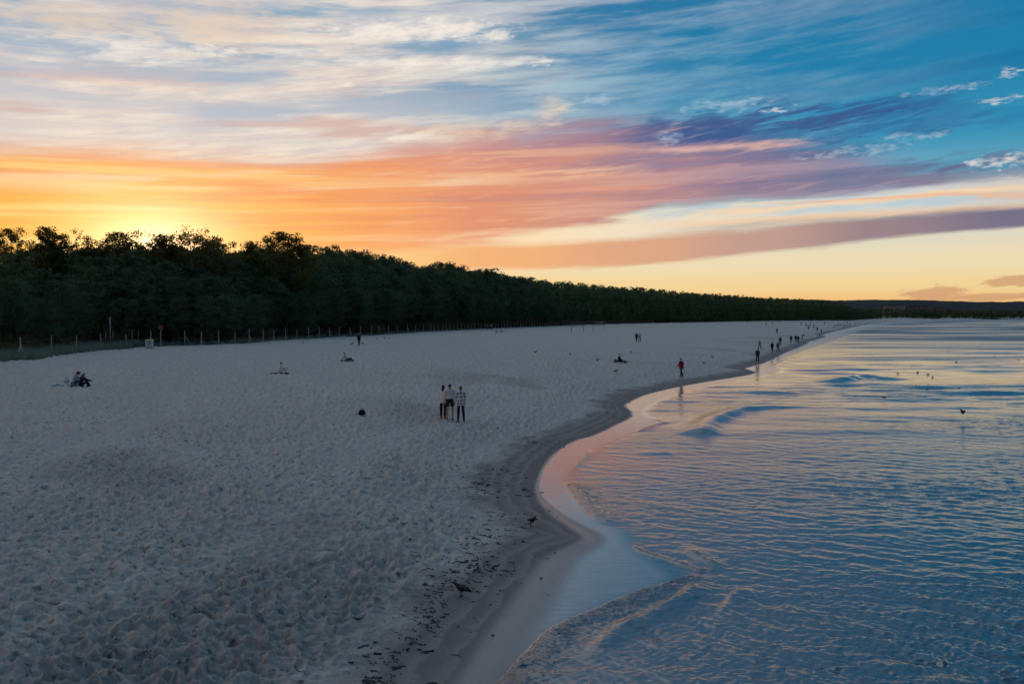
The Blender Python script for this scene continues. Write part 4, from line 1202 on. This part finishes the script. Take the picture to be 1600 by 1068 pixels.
def person(px, py, h, rz, label, top, bottom, hair=(0.02, 0.015, 0.012), pose=None, group=None, detail=1, legs='trousers', hairkind='short', shoe=(0.03, 0.03, 0.035), topmat=None, loose=1.0, cap=None, at=None, cat='person'):
    s = h / 1.72; J = fk(pose or {}, s)
    x, y, z = at or place(px, py)
    z = float(land_height(np.array([x]), np.array([y]), lumps=False)[0]) - 0.01 if at is None else z
    r = empty('person', (x, y, z), rz); tag(r, label, cat, group)
    def sk(name, spec, edges, mat, root=0, sub=2):
        names = [q[0] for q in spec]; ix = {n: i for i, n in enumerate(names)}
        vs_ = [(J[q[0]] if len(q) == 2 else q[2]) for q in spec]
        return skin_obj(name, vs_, [(ix[a], ix[b]) for a, b in edges], [q[1] * s for q in spec], mat, r, root, sub)
    sub = 2 if detail > 1 else 1
    # body: one continuous skinned figure
    spec = [('pelvis', .105), ('waist', .10), ('chest', .115), ('neckbase', .06), ('neck', .048), ('jaw', .062), ('skull', .088), ('crown', .05)]
    edges = [('pelvis', 'waist'), ('waist', 'chest'), ('chest', 'neckbase'), ('neckbase', 'neck'), ('neck', 'jaw'), ('jaw', 'skull'), ('skull', 'crown')]
    if detail > 1: spec.append(('nose', .012)); edges.append(('jaw', 'nose'))
    for k in 'lr':
        spec += [(k + 'sh', .055), (k + 'el', .040), (k + 'wr', .027), (k + 'ha', .036), (k + 'hip', .066), (k + 'kn', .056), (k + 'an', .038), (k + 'he', .034), (k + 'to', .028)]
        edges += [('chest', k + 'sh'), (k + 'sh', k + 'el'), (k + 'el', k + 'wr'), (k + 'wr', k + 'ha'), ('pelvis', k + 'hip'), (k + 'hip', k + 'kn'), (k + 'kn', k + 'an'), (k + 'an', k + 'he'), (k + 'an', k + 'to')]
        if detail > 1:
            sg = -1 if k == 'l' else 1; hd = J[k + 'hd']
            for q, (off, ln) in enumerate(((-.028, .075), (-.010, .085), (.010, .080), (.027, .062))):
                a = J[k + 'ha'] + (hd * 0.035 + Vector((0, off, 0))) * s; b = a + (hd * ln * 0.55) * s; c = b + (hd * ln * 0.45 + Vector((-sg * 0.015, 0.005, 0))) * s
                spec += [(k + 'fa%d' % q, .011, a), (k + 'fb%d' % q, .0095, b), (k + 'fc%d' % q, .008, c)]
                edges += [(k + 'ha', k + 'fa%d' % q), (k + 'fa%d' % q, k + 'fb%d' % q), (k + 'fb%d' % q, k + 'fc%d' % q)]
            a = J[k + 'ha'] + Vector((0, .045, -.01)) * s; b = a + (hd * .04 + Vector((0, .015, 0))) * s
            spec += [(k + 'ta', .012, a), (k + 'tb', .009, b)]; edges += [(k + 'ha', k + 'ta'), (k + 'ta', k + 'tb')]
    sk('body', spec, edges, SKIN_C, 0, sub)
    # clothes
    L = loose; hem = J['pelvis'] + Vector((0, 0, (0.07 if legs == 'shorts' else -0.06) * s)) * (1 if (pose or {}).get('pelvis') is None else 0.2)
    tm = topmat or cloth(top)
    sk('jacket', [('hem', .172 * L, hem), ('pelvis', (.168 if legs != 'shorts' else .145) * L), ('waist', .14 * L), ('chest', .148 * L), ('neckbase', .075), ('lsh', .075), ('lel', .060 * L), ('lwr', .044 * L), ('rsh', .075), ('rel', .060 * L), ('rwr', .044 * L)],
       [('hem', 'pelvis'), ('pelvis', 'waist'), ('waist', 'chest'), ('chest', 'neckbase'), ('chest', 'lsh'), ('lsh', 'lel'), ('lel', 'lwr'), ('chest', 'rsh'), ('rsh', 'rel'), ('rel', 'rwr')], tm, 1, sub)
    bm_ = cloth(bottom)
    if legs == 'trousers':
        sk('trousers', [('pelvis', .112)] + [q for k in 'lr' for q in ((k + 'hip', .080), (k + 'th', .088, J[k + 'hip'].lerp(J[k + 'kn'], 0.3)), (k + 'kn', .074), (k + 'an', .058))],
           [e for k in 'lr' for e in (('pelvis', k + 'hip'), (k + 'hip', k + 'th'), (k + 'th', k + 'kn'), (k + 'kn', k + 'an'))], bm_, 0, sub)
    else:
        sk('shorts', [('pelvis', .12)] + [q for k in 'lr' for q in ((k + 'hip', .088), (k + 'hq', .108, J[k + 'hip'].lerp(J[k + 'kn'], 0.3)), (k + 'hm', .108, J[k + 'hip'].lerp(J[k + 'kn'], 0.72)))],
           [e for k in 'lr' for e in (('pelvis', k + 'hip'), (k + 'hip', k + 'hq'), (k + 'hq', k + 'hm'))], bm_, 0, sub)
    if shoe is not None:
        for k in 'lr':
            sk('shoe', [(k + 'he', .048), (k + 'an', .045, J[k + 'an'] + Vector((0, 0, -.02)) * s), (k + 'to', .042)], [(k + 'he', k + 'an'), (k + 'he', k + 'to')], cloth(shoe), 0, 1)
    # hair
    hm = cloth(hair); up, fw = J['hup'], J['hfw']; c = J['skull']
    hs = [('a', .080, c + (up * .05 - fw * .018) * s), ('b', .088, c + (up * .0 - fw * .038) * s), ('c', .060, c + (-up * .07 - fw * .045) * s)]
    he = [('a', 'b'), ('b', 'c')]
    if hairkind == 'long': hs += [('d', .075, c + (-up * .17 - fw * .06) * s), ('e', .045, c + (-up * .27 - fw * .06) * s)]; he += [('c', 'd'), ('d', 'e')]
    sk('hair', hs, he, hm, 0, sub)
    if hairkind == 'bun':
        q = c + (up * .075 - fw * .085) * s; part('hair_bun', lathe([(0.004, q.z - .05 * s), (.035 * s, q.z - .04 * s), (.052 * s, q.z), (.04 * s, q.z + .035 * s), (0.004, q.z + .05 * s)], 10, q.x, q.y), hm, r)
    if cap: sk('cap', [('a', .094, c + up * .035 * s), ('b', .075, c + up * .075 * s), ('v', .03, c + (up * .04 + fw * .13) * s)], [('a', 'b'), ('a', 'v')], cloth(cap), 0, 1)
    if detail > 1 and False: pass
    return r

BLACK = (0.012, 0.013, 0.015); NAVY = (0.012, 0.022, 0.05); DENIM = (0.03, 0.10, 0.22); DK = (0.02, 0.02, 0.024)
TRIO = 'trio standing on the open sand'
person(692.5, 653, 1.66, R(-14), 'person with long dark hair in white top and black trousers, left of the standing trio', (0.78, 0.79, 0.82), BLACK, (0.05, 0.022, 0.014), dict(lth=3, rth=-5, lsh=8, rsh=10, lel=30, rel=20, head=14, look=-20), TRIO, 2, hairkind='long')
person(703, 656, 1.78, R(4), 'tall person in pale grey shirt and dark shorts, middle of the standing trio', (0.60, 0.63, 0.65), (0.03, 0.032, 0.026), (0.045, 0.02, 0.014), dict(lth=1, rth=-3, lsp=5, rsp=4, lsh=2, rsh=12, lel=10, rel=24, head=6, lout=12, rout=10), TRIO, 2, 'shorts', 'short', (0.25, 0.15, 0.11), loose=1.12)
person(720, 658, 1.70, R(14), 'person in green and white checked shirt and navy jeans, right of the standing trio', (0.4, 0.4, 0.4), NAVY, (0.15, 0.06, 0.03), dict(lth=5, rth=-8, rkn=10, lsh=6, rsh=4, lel=22, rel=20, head=4, lout=11, rout=11), TRIO, 2, 'trousers', 'bun', topmat=M_CHECK)

SIT = dict(pelvis=0.13, lean=14, lth=128, rth=122, lkn=112, rkn=106, lsh=48, rsh=44, lel=32, rel=38, head=12)
person(115, 602, 1.78, R(-78), 'sitting person in grey jacket, dark red cap and blue jeans, left of the seated pair', (0.34, 0.37, 0.43), DENIM, (0.05, 0.03, 0.03), dict(SIT, lean=16, head=22), 'pair sitting on the sand by the left edge', 2, cap=(0.10, 0.02, 0.035))
person(126, 602.5, 1.64, R(-84), 'sitting person with ginger hair, navy top and black trousers, right of the seated pair', (0.02, 0.03, 0.06), BLACK, (0.22, 0.10, 0.035), dict(SIT, lth=112, rth=108, lkn=88, rkn=82, head=26), 'pair sitting on the sand by the left edge', 2, hairkind='long')
person(437.5, 582, 1.70, R(-70), 'person with dark hair in pale blue hoodie and trousers sitting on a dark mat', (0.68, 0.76, 0.82), (0.62, 0.70, 0.77), BLACK, dict(SIT, lean=6), None, 1)
person(541, 563, 1.72, R(-82), 'person in white striped top and dark trousers leaning back on the sand', (0.55, 0.56, 0.62), DK, (0.03, 0.02, 0.03), dict(pelvis=0.12, lean=-20, lth=112, rth=100, lkn=70, rkn=40, lsh=-30, rsh=-32, lel=6, rel=6, head=16), None, 1)
person(561, 540, 1.72, R(160), 'dark clothed person standing by the fence with two crows at their feet', BLACK, BLACK, BLACK, dict(lth=2, rth=-2), None, 1)
person(994.5, 534, 1.78, R(150), 'dark clothed walker of the far pair on the upper beach', BLACK, BLACK, BLACK, dict(lth=14, rth=-16, rkn=16, lsh=-14, rsh=14), 'far pair on the upper beach', 1)
person(999.5, 534, 1.68, R(165), 'walker in light blue jacket of the far pair on the upper beach', (0.38, 0.52, 0.60), DK, BLACK, dict(lth=-12, rth=14, lkn=14, lsh=12, rsh=-12), 'far pair on the upper beach', 1)
person(967, 565, 1.74, R(-85), 'person all in black sitting on the sand with legs stretched towards the sea', BLACK, BLACK, BLACK, dict(pelvis=0.12, lean=4, lth=92, rth=88, lkn=14, rkn=8, lsh=20, rsh=22, lel=30, rel=30, head=8), None, 1)
person(1064.5, 588.5, 1.74, R(38), 'person in crimson jacket and black trousers walking near the damp sand', (0.28, 0.022, 0.05), BLACK, (0.03, 0.02, 0.02), dict(lth=-14, rth=16, lkn=10, rkn=12, lsh=14, rsh=-12, lel=24, rel=24, lean=4), None, 2, loose=1.1)
person(1183.5, 566, 1.76, R(170), 'person in black standing at the tip of the shallow pool', BLACK, BLACK, BLACK, dict(lth=2, rth=-3, lsh=6, rsh=8), 'walkers by the water', 1)
person(1187, 546, 1.68, R(20), 'person in pale blue top and dark trousers behind the one in black', (0.22, 0.42, 0.62), BLACK, (0.05, 0.03, 0.02), dict(lth=12, rth=-14, lkn=4, rkn=16), 'walkers by the water', 1)
person(1206.5, 550.5, 1.74, R(15), 'walker in dark clothes on the damp sand beside the mustard jacket', BLACK, BLACK, BLACK, dict(lth=-10, rth=12, lkn=12), 'walkers by the water', 1)
person(1215.5, 549.5, 1.70, R(10), 'walker in mustard jacket and dark trousers on the damp sand', (0.22, 0.13, 0.025), DK, BLACK, dict(lth=10, rth=-12, rkn=12), 'walkers by the water', 1)
person(1219, 540, 1.76, R(170), 'walker in dark brown clothes just behind the mustard jacket', (0.03, 0.018, 0.012), BLACK, BLACK, dict(lth=8, rth=-10), 'walkers by the water', 1)
person(1236, 536, 1.74, R(180), 'dark figure walking alone between the mustard jacket and the close pair', BLACK, BLACK, BLACK, dict(lth=10, rth=-12, rkn=10), 'walkers by the water', 1)
person(1243.2, 535.5, 1.76, R(180), 'dark figure on the left of the close pair by the water', BLACK, BLACK, BLACK, dict(lth=6, rth=-8), 'walkers by the water', 1)
person(1247.2, 536, 1.70, R(175), 'dark figure on the right of the close pair by the water', DK, BLACK, BLACK, dict(lth=-8, rth=10), 'walkers by the water', 1)
person(1253.5, 530, 1.70, R(-90), 'stooping figure by the water just past the close pair', (0.06, 0.07, 0.09), DK, BLACK, dict(lean=62, lth=8, rth=-12, lsh=30, rsh=24, head=-20), 'walkers by the water', 1)
person(1283.5, 521.5, 1.70, R(0), 'far figure in blue jacket at the edge of the water', (0.08, 0.18, 0.42), DK, BLACK, dict(lth=10, rth=-12), 'walkers by the water', 1)
person(1277, 518, 1.76, R(0), 'far dark figure just left of the blue jacket', BLACK, BLACK, BLACK, dict(lth=10, rth=-12), 'walkers by the water', 1)
person(1214, 521.5, 1.70, R(0), 'small dark figure behind the walkers on the dry sand', DK, BLACK, BLACK, dict(lth=14, rth=-12), 'walkers by the water', 1)
person(762, 515.5, 1.72, R(150), 'person in faded pink top by the beach entrance, left of two', (0.32, 0.16, 0.15), (0.08, 0.09, 0.12), BLACK, {}, 'pair at the beach entrance', 1)
person(767.5, 515.5, 1.66, R(200), 'person in pale top by the beach entrance, right of two', (0.40, 0.30, 0.30), (0.06, 0.07, 0.10), BLACK, {}, 'pair at the beach entrance', 1)
FAR = [(1168, 504.8), (1197, 508.6), (1207, 507.2), (1218, 503.8), (1251.5, 508), (1259.5, 510.2), (1265.5, 511.3), (1266.5, 505.6), (1271.5, 512.5), (1263, 515.5), (1288.5, 507.2), (1303, 511), (1306, 510.8), (1309, 510.4), (1312.5, 509.6), (1317.5, 512), (1320.5, 511.2), (1323.5, 510.4), (1327.5, 510), (1324, 505.4), (1336, 507.8), (1342, 506.6), (1355, 505.4), (1365, 503.6), (1383, 502.4)]
for i, (px, py) in enumerate(FAR):
    c = [(BLACK, BLACK), (DK, BLACK), ((0.03, 0.03, 0.05), DK), ((0.08, 0.05, 0.05), BLACK)][i % 4]
    sw = 12 if i % 2 else -10
    person(px, py, 1.66 + 0.03 * (i % 5), R(37 * i), 'tiny dark figure of a walker far down the shore towards the bay', c[0], c[1], BLACK, dict(lth=sw, rth=-sw, lsh=-sw, rsh=sw), 'far walkers down the shore', 1, shoe=None)
bake_skins()

# what they brought
def towel(px, py, w, d, rz, c, label, name='towel', fold=0.02):
    x, y, z = place(px, py); g = np.random.default_rng(int(px)); n = 12
    v = []
    for i in range(n + 1):
        for j in range(n + 1):
            u, t = i / n - 0.5, j / n - 0.5
            zz = 0.03 + fold * (1 + math.sin(u * 9 + 2 * t) * math.cos(t * 7))
            v.append((u * w, t * d * (1 + 0.08 * math.sin(u * 8)), zz))
    lo = len(v); v += [(a, b, -0.02) for a, b, _ in v]
    f = []
    for i in range(n):
        for j in range(n):
            a = i * (n + 1) + j; f.append((a, a + n + 1, a + n + 2, a + 1)); f.append((lo + a, lo + a + 1, lo + a + n + 2, lo + a + n + 1))
    for i in range(n):
        for a, b in ((i, i + 1), ((n) * (n + 1) + i + 1, (n) * (n + 1) + i), ((i + 1) * (n + 1), i * (n + 1)), (i * (n + 1) + n, (i + 1) * (n + 1) + n)): f.append((a, b, lo + b, lo + a))
    o = mesh_obj(name, v, f, cloth(c), None, True, (x, y, z)); o.rotation_euler = (0, 0, rz)
    return tag(o, label, name)
towel(95, 601.5, 1.05, 0.5, 0.1, (0.36, 0.46, 0.52), 'crumpled pale blue towel lying beside the seated pair', 'towel', 0.05)
towel(437, 583, 1.35, 0.55, 0.05, (0.02, 0.022, 0.03), 'dark mat under the person in the pale blue hoodie', 'mat', 0.012)
towel(120, 603, 1.2, 0.6, 0.0, (0.03, 0.04, 0.06), 'dark blanket under the seated pair', 'blanket', 0.012)
towel(541, 564, 1.4, 0.55, 0.0, (0.05, 0.05, 0.06), 'dark blanket under the person leaning back', 'blanket', 0.012)
towel(970, 565.6, 1.6, 0.6, 0.0, (0.03, 0.03, 0.035), 'black blanket under the person with outstretched legs', 'blanket', 0.012)
def bag(px, py, s, c, label, rz=0.0):
    x, y, z = place(px, py)
    r = empty('bag', (x, y, z), rz); tag(r, label, 'bag')
    part('body', lathe([(0.10 * s, 0), (0.19 * s, 0.03 * s), (0.21 * s, 0.12 * s), (0.16 * s, 0.24 * s), (0.07 * s, 0.29 * s)], 12), cloth(c), r)
    part('strap', tube([(-0.15 * s, 0, 0.2 * s), (-0.08 * s, 0.02, 0.36 * s), (0.08 * s, 0.02, 0.36 * s), (0.15 * s, 0, 0.2 * s)], [0.016 * s] * 4, 6), cloth(tuple(v * 0.6 for v in c)), r)
bag(104, 599.5, 0.9, (0.50, 0.54, 0.58), 'pale bag standing on the towel beside the seated pair')
bag(565.5, 649, 0.85, BLACK, 'small black bag lying alone on the sand left of the trio')
bag(961.5, 564.5, 0.9, (0.06, 0.06, 0.035), 'dark olive bag behind the person with outstretched legs')
x, y, z = place(558, 648.6); o = part('sandal', box(0, 0, 0.03, 0.09, 0.24, 0.06, 0.02), cloth(DK), None); o.location = (x, y, z); o.rotation_euler = (0, 0, 0.7); tag(o, 'dark sandal lying beside the small black bag', 'sandal')

# ------------------------------------------------------------------ birds
M_CROW = plain('crow_plumage', (0.012, 0.012, 0.015), 0.55, 0.3, 30.0); M_BEAK = plain('dark_horn', (0.02, 0.02, 0.02), 0.4, 0.1)
M_GULL = plain('gull_plumage', (0.055, 0.06, 0.07), 0.7, 0.4, 9.0); M_GWING = plain('gull_wing', (0.03, 0.033, 0.04), 0.7, 0.2, 12.0)
def crow_meshes():
    body = loft([(-0.235, 0.115, 0.022, 0.005), (-0.17, 0.128, 0.030, 0.010), (-0.10, 0.148, 0.044, 0.030), (-0.04, 0.160, 0.060, 0.054), (0.03, 0.175, 0.064, 0.064), (0.08, 0.195, 0.056, 0.058), (0.115, 0.222, 0.042, 0.044),
                 (0.14, 0.248, 0.036, 0.038), (0.165, 0.262, 0.033, 0.035), (0.188, 0.262, 0.022, 0.024), (0.198, 0.26, 0.010, 0.012)], 12)
    beak = loft([(0.19, 0.258, 0.013, 0.015), (0.215, 0.257, 0.010, 0.012), (0.252, 0.247, 0.002, 0.003)], 8)
    legs = [joined([tube([(sx, -0.005, 0.13), (sx, 0.005, 0.075), (sx, -0.012, 0.008)], [0.014, 0.007, 0.006], 6)] + [tube([(sx, -0.012, 0.008), (sx + dx, dy, 0.004)], [0.006, 0.003], 5) for dx, dy in ((0, 0.045), (0.02, 0.035), (-0.02, 0.035), (0, -0.045))]) for sx in (-0.03, 0.03)]
    wings = []
    for sg in (-1, 1):
        v, f = loft([(-0.21, 0.135, 0.006, 0.010), (-0.12, 0.155, 0.010, 0.028), (0.0, 0.18, 0.012, 0.045), (0.07, 0.20, 0.008, 0.032), (0.09, 0.205, 0.003, 0.01)], 8)
        wings.append(([Vector((p.x + sg * (0.060 if p.y > -0.06 else 0.060 + (p.y + 0.06) * 0.28), p.y, p.z)) for p in v], f))
    out = []
    for nm, vf, mt in [('body', body, M_CROW), ('beak', beak, M_BEAK), ('leg', legs[0], M_BEAK), ('leg', legs[1], M_BEAK), ('wing', wings[0], M_CROW), ('wing', wings[1], M_CROW)]:
        me = bpy.data.meshes.new(nm); me.from_pydata([tuple(v) for v in vf[0]], [], vf[1]); me.polygons.foreach_set('use_smooth', [True] * len(me.polygons)); me.materials.append(mt); out.append((nm, me))
    return out
CROW = crow_meshes()
def crow(px, py, rz, label, s=1.0, group='crows on the sand'):
    x, y, z = place(px, py)
    r = empty('crow', (x, y, z), rz, s); tag(r, label, 'bird', group)
    for nm, me in CROW: link(nm, me, parent=r)
crow(721, 931, R(68), 'dark crow with lowered tail walking left on the damp sand, nearest to the camera', 0.98)
crow(831, 822, R(-152), 'dark crow standing upright on the damp sand near the swash cusp', 1.05)
crow(962, 583, R(-110), 'crow pecking on the dry sand below the reclining black figure', 1.1)
crow(934, 563.5, R(-75), 'crow on the sand left of the person all in black', 1.1)
crow(891, 556, R(150), 'small dark crow on the sand, second left of the person all in black', 1.0)
crow(837, 553, R(-60), 'crow on the middle of the beach, farthest left of the far flock', 1.1)
crow(986, 552, R(30), 'crow on the sand just behind the person all in black', 1.0)
crow(1113, 559, R(120), 'crow on the sand between the crimson jacket and the pool', 1.0)
crow(1100, 569.5, R(60), 'crow on the darker sand right of the crimson jacket', 1.0)
crow(550, 539, R(-70), 'crow at the feet of the dark figure by the fence, on the left', 1.25)
crow(567, 538, R(80), 'crow at the feet of the dark figure by the fence, on the right', 1.15)
crow(589, 530.5, R(20), 'crow by the fence, first right of the dark figure', 1.0)
crow(600.5, 530, R(60), 'crow by the fence, second right of the dark figure', 1.0)
crow(608.5, 530, R(-40), 'crow by the fence, third right of the dark figure', 1.0)

def gull_meshes():
    body = loft([(-0.21, 0.075, 0.012, 0.006), (-0.14, 0.07, 0.035, 0.022), (-0.06, 0.055, 0.066, 0.052), (0.03, 0.055, 0.075, 0.060), (0.10, 0.075, 0.058, 0.056), (0.135, 0.115, 0.036, 0.042), (0.15, 0.155, 0.032, 0.034), (0.175, 0.172, 0.030, 0.031), (0.20, 0.172, 0.018, 0.018)], 12)
    beak = loft([(0.195, 0.17, 0.010, 0.011), (0.225, 0.168, 0.007, 0.008), (0.25, 0.16, 0.002, 0.003)], 8)
    out = []
    for nm, vf, mt in [('body', body, M_GULL), ('beak', beak, M_BEAK)]:
        me = bpy.data.meshes.new(nm); me.from_pydata([tuple(v) for v in vf[0]], [], vf[1]); me.polygons.foreach_set('use_smooth', [True] * len(me.polygons)); me.materials.append(mt); out.append((nm, me))
    return out
GULL = gull_meshes()
def folded(sg, parent):
    v, f = loft([(-0.25, 0.10, 0.004, 0.008), (-0.14, 0.09, 0.010, 0.025), (0.0, 0.085, 0.012, 0.038), (0.08, 0.09, 0.006, 0.02)], 8)
    part('wing', ([Vector((p.x + sg * (0.068 if p.y > -0.05 else 0.068 + (p.y + 0.05) * 0.25), p.y, p.z)) for p in v], f), M_GWING, parent)
def raised(sg, parent):
    pts = [(0.05, 0.02, 0.10, 0.11), (0.20, 0.02, 0.24, 0.12), (0.33, -0.02, 0.34, 0.10), (0.46, -0.07, 0.37, 0.06), (0.56, -0.12, 0.38, 0.015)]
    v, f = [], []
    for x, y, z, c in pts:
        for dy, dz in ((c, 0.0), (0, 0.014), (-c, 0.0), (0, -0.008)): v.append((sg * x, y + dy, z + dz))
    for i in range(len(pts) - 1):
        for k in range(4): f.append((i * 4 + k, i * 4 + (k + 1) % 4, (i + 1) * 4 + (k + 1) % 4, (i + 1) * 4 + k))
    f += [(0, 1, 2, 3), tuple(len(v) - 4 + k for k in (3, 2, 1, 0))]
    part('wing', (v, f), M_GWING, parent)
SEA_BIRDS = [(1381, 621, 78, 'gull swimming alone nearest the beach side of the flock'), (1449, 609, 20, 'gull of the flock below the upright pair on the water'), (1431, 603, -60, 'gull on the water, lower left of the flock'), (1452, 602.5, 100, 'gull on the water, lower middle of the flock'),
             (1450, 585, 90, 'gull on the water, upper of the upright pair'), (1457, 589.5, 10, 'gull on the water, lower of the upright pair'), (1434, 581.5, -80, 'gull on the water with level back, above the flock'), (1403, 583.5, 70, 'gull on the water just right of the small breaker'),
             (1426, 572, 80, 'gull on the water, farthest back of the flock'), (1499, 607, -70, 'gull on the water alone right of the flock'), (1591, 562.5, 80, 'gull on the far water by the right edge'), (1494, 565, -80, 'gull on the far water, left of the middle band'), (1554, 557.5, 90, 'gull on the far water, between two others'),
             (1504, 655, -95, 'gull alighting on the water with raised wings')]
for px, py, a, lab in SEA_BIRDS:
    x, y = ground(px, py, 0.0)
    up = 'raised' in lab
    r = empty('gull', (x, y, 0.30 if up else 0.0), R(a), 0.62 if up else 0.72); tag(r, lab, 'bird', 'gulls on the water')
    for nm, me in GULL: link(nm, me, parent=r)
    for sg in (-1, 1): (raised if up else folded)(sg, r)

# ------------------------------------------------------------------ drift line: seaweed and shells
def build_weed():
    g = np.random.default_rng(51); v, f = [], []
    def strip(x, y, L, w, ang, h):
        n = max(3, int(L / 0.06)); a = ang; px_, py_ = x, y; ring = []
        for i in range(n + 1):
            t = i / n; ww = w * (0.35 + 0.65 * math.sin(math.pi * min(1, t * 0.9 + 0.08))) * g.uniform(0.7, 1.2)
            nx, ny = -math.sin(a), math.cos(a)
            ring.append(((px_ + nx * ww, py_ + ny * ww), (px_, py_), (px_ - nx * ww, py_ - ny * ww)))
            a += g.normal(0, 0.45); px_ += math.cos(a) * L / n; py_ += math.sin(a) * L / n
        pts = np.array([q for r in ring for q in r]); zz = land_height(pts[:, 0], pts[:, 1])
        b = len(v)
        for i, (q, z) in enumerate(zip(pts, zz)): v.append((q[0], q[1], z + (0.003 if i % 3 != 1 else h * g.uniform(0.4, 1.2))))
        for i in range(n):
            for k in (0, 1): f.append((b + i * 3 + k, b + i * 3 + k + 1, b + i * 3 + 4 + k, b + i * 3 + 3 + k))
    def at_px(px, py):
        x, y = ground(px, py, 0.35); return x, y
    zones = [(775, 805, 45, 34, 42), (745, 850, 50, 40, 70), (760, 868, 45, 16, 42), (715, 880, 40, 40, 46), (690, 915, 30, 30, 44), (670, 945, 30, 25, 40), (640, 985, 22, 16, 26), (585, 1040, 26, 14, 40), (520, 1062, 30, 8, 22), (760, 745, 26, 14, 46), (745, 760, 16, 12, 20),
             (790, 725, 30, 10, 24), (860, 682, 60, 8, 40), (930, 640, 60, 8, 34), (1000, 612, 60, 4, 26), (840, 782, 30, 14, 12), (825, 750, 30, 8, 10), (600, 1010, 30, 20, 20)]
    for cx, cy, sx, sy, n in zones:
        for _ in range(int(n * 1.5)):
            qx, qy = g.normal(cx, sx * 0.5), g.normal(cy, sy * 0.5)
            if abs(qx - 721) < 26 and abs(qy - 922) < 18: continue
            x, y = at_px(qx, qy)
            if g.random() < 0.25: x += g.normal(0, 0.8); y += g.normal(0, 1.2)
            strip(x, y, g.gamma(1.4, 0.045) * (1 if cy > 760 else 1.6) + 0.02, g.uniform(0.003, 0.012) * (1.7 if cy > 1030 else 1), g.normal(0, 0.55) + (math.pi if g.random() < 0.5 else 0), g.uniform(0.01, 0.035))
    me = np_mesh('seaweed', np.array(v), np.array(f)); m = plain('wet_weed', (0.028, 0.024, 0.021), 0.45, 0.4, 20.0)
    tag(link('seaweed', me, m), 'black strands of seaweed strewn along the drift line', 'seaweed', kind='stuff')
    # broken shells and grit
    pos = []
    for cx, cy, sx, sy, n in ((600, 985, 60, 40, 800), (560, 1020, 40, 26, 500), (680, 935, 40, 26, 420), (760, 880, 70, 50, 260), (700, 1000, 80, 60, 240), (820, 900, 50, 60, 90), (900, 700, 120, 60, 80), (400, 900, 250, 120, 160)):
        for _ in range(n): pos.append(at_px(g.normal(cx, sx * 0.6), g.normal(cy, sy * 0.6)))
    p = np.array(pos); z, d, _ = land_height(p[:, 0], p[:, 1], full=True); p = p[d > 0.4]; z = z[d > 0.4]
    n = len(p); s = g.uniform(0.004, 0.015, n); tv = []
    for k, (ax, ay, az) in enumerate(((1, 0, 0), (-0.5, 0.87, 0), (-0.5, -0.87, 0), (0.1, 0, 0.8))):
        th = g.uniform(0, 6.28, n) if k == 0 else th
        tv.append(np.stack([p[:, 0] + s * (ax * np.cos(th) - ay * np.sin(th)), p[:, 1] + s * (ax * np.sin(th) + ay * np.cos(th)), z + s * az + 0.002], 1))
    vv = np.stack(tv, 1).reshape(-1, 3); b = np.arange(n)[:, None] * 4
    ff = np.concatenate([b + np.array(q) for q in ((0, 1, 3), (1, 2, 3), (2, 0, 3))])
    tag(link('shells', np_mesh('shells', vv, ff, False), plain('shell', (0.50, 0.52, 0.54), 0.5, 0.5, 40.0)), 'pale broken shells scattered along the drift line', 'shells', kind='stuff')
build_weed()
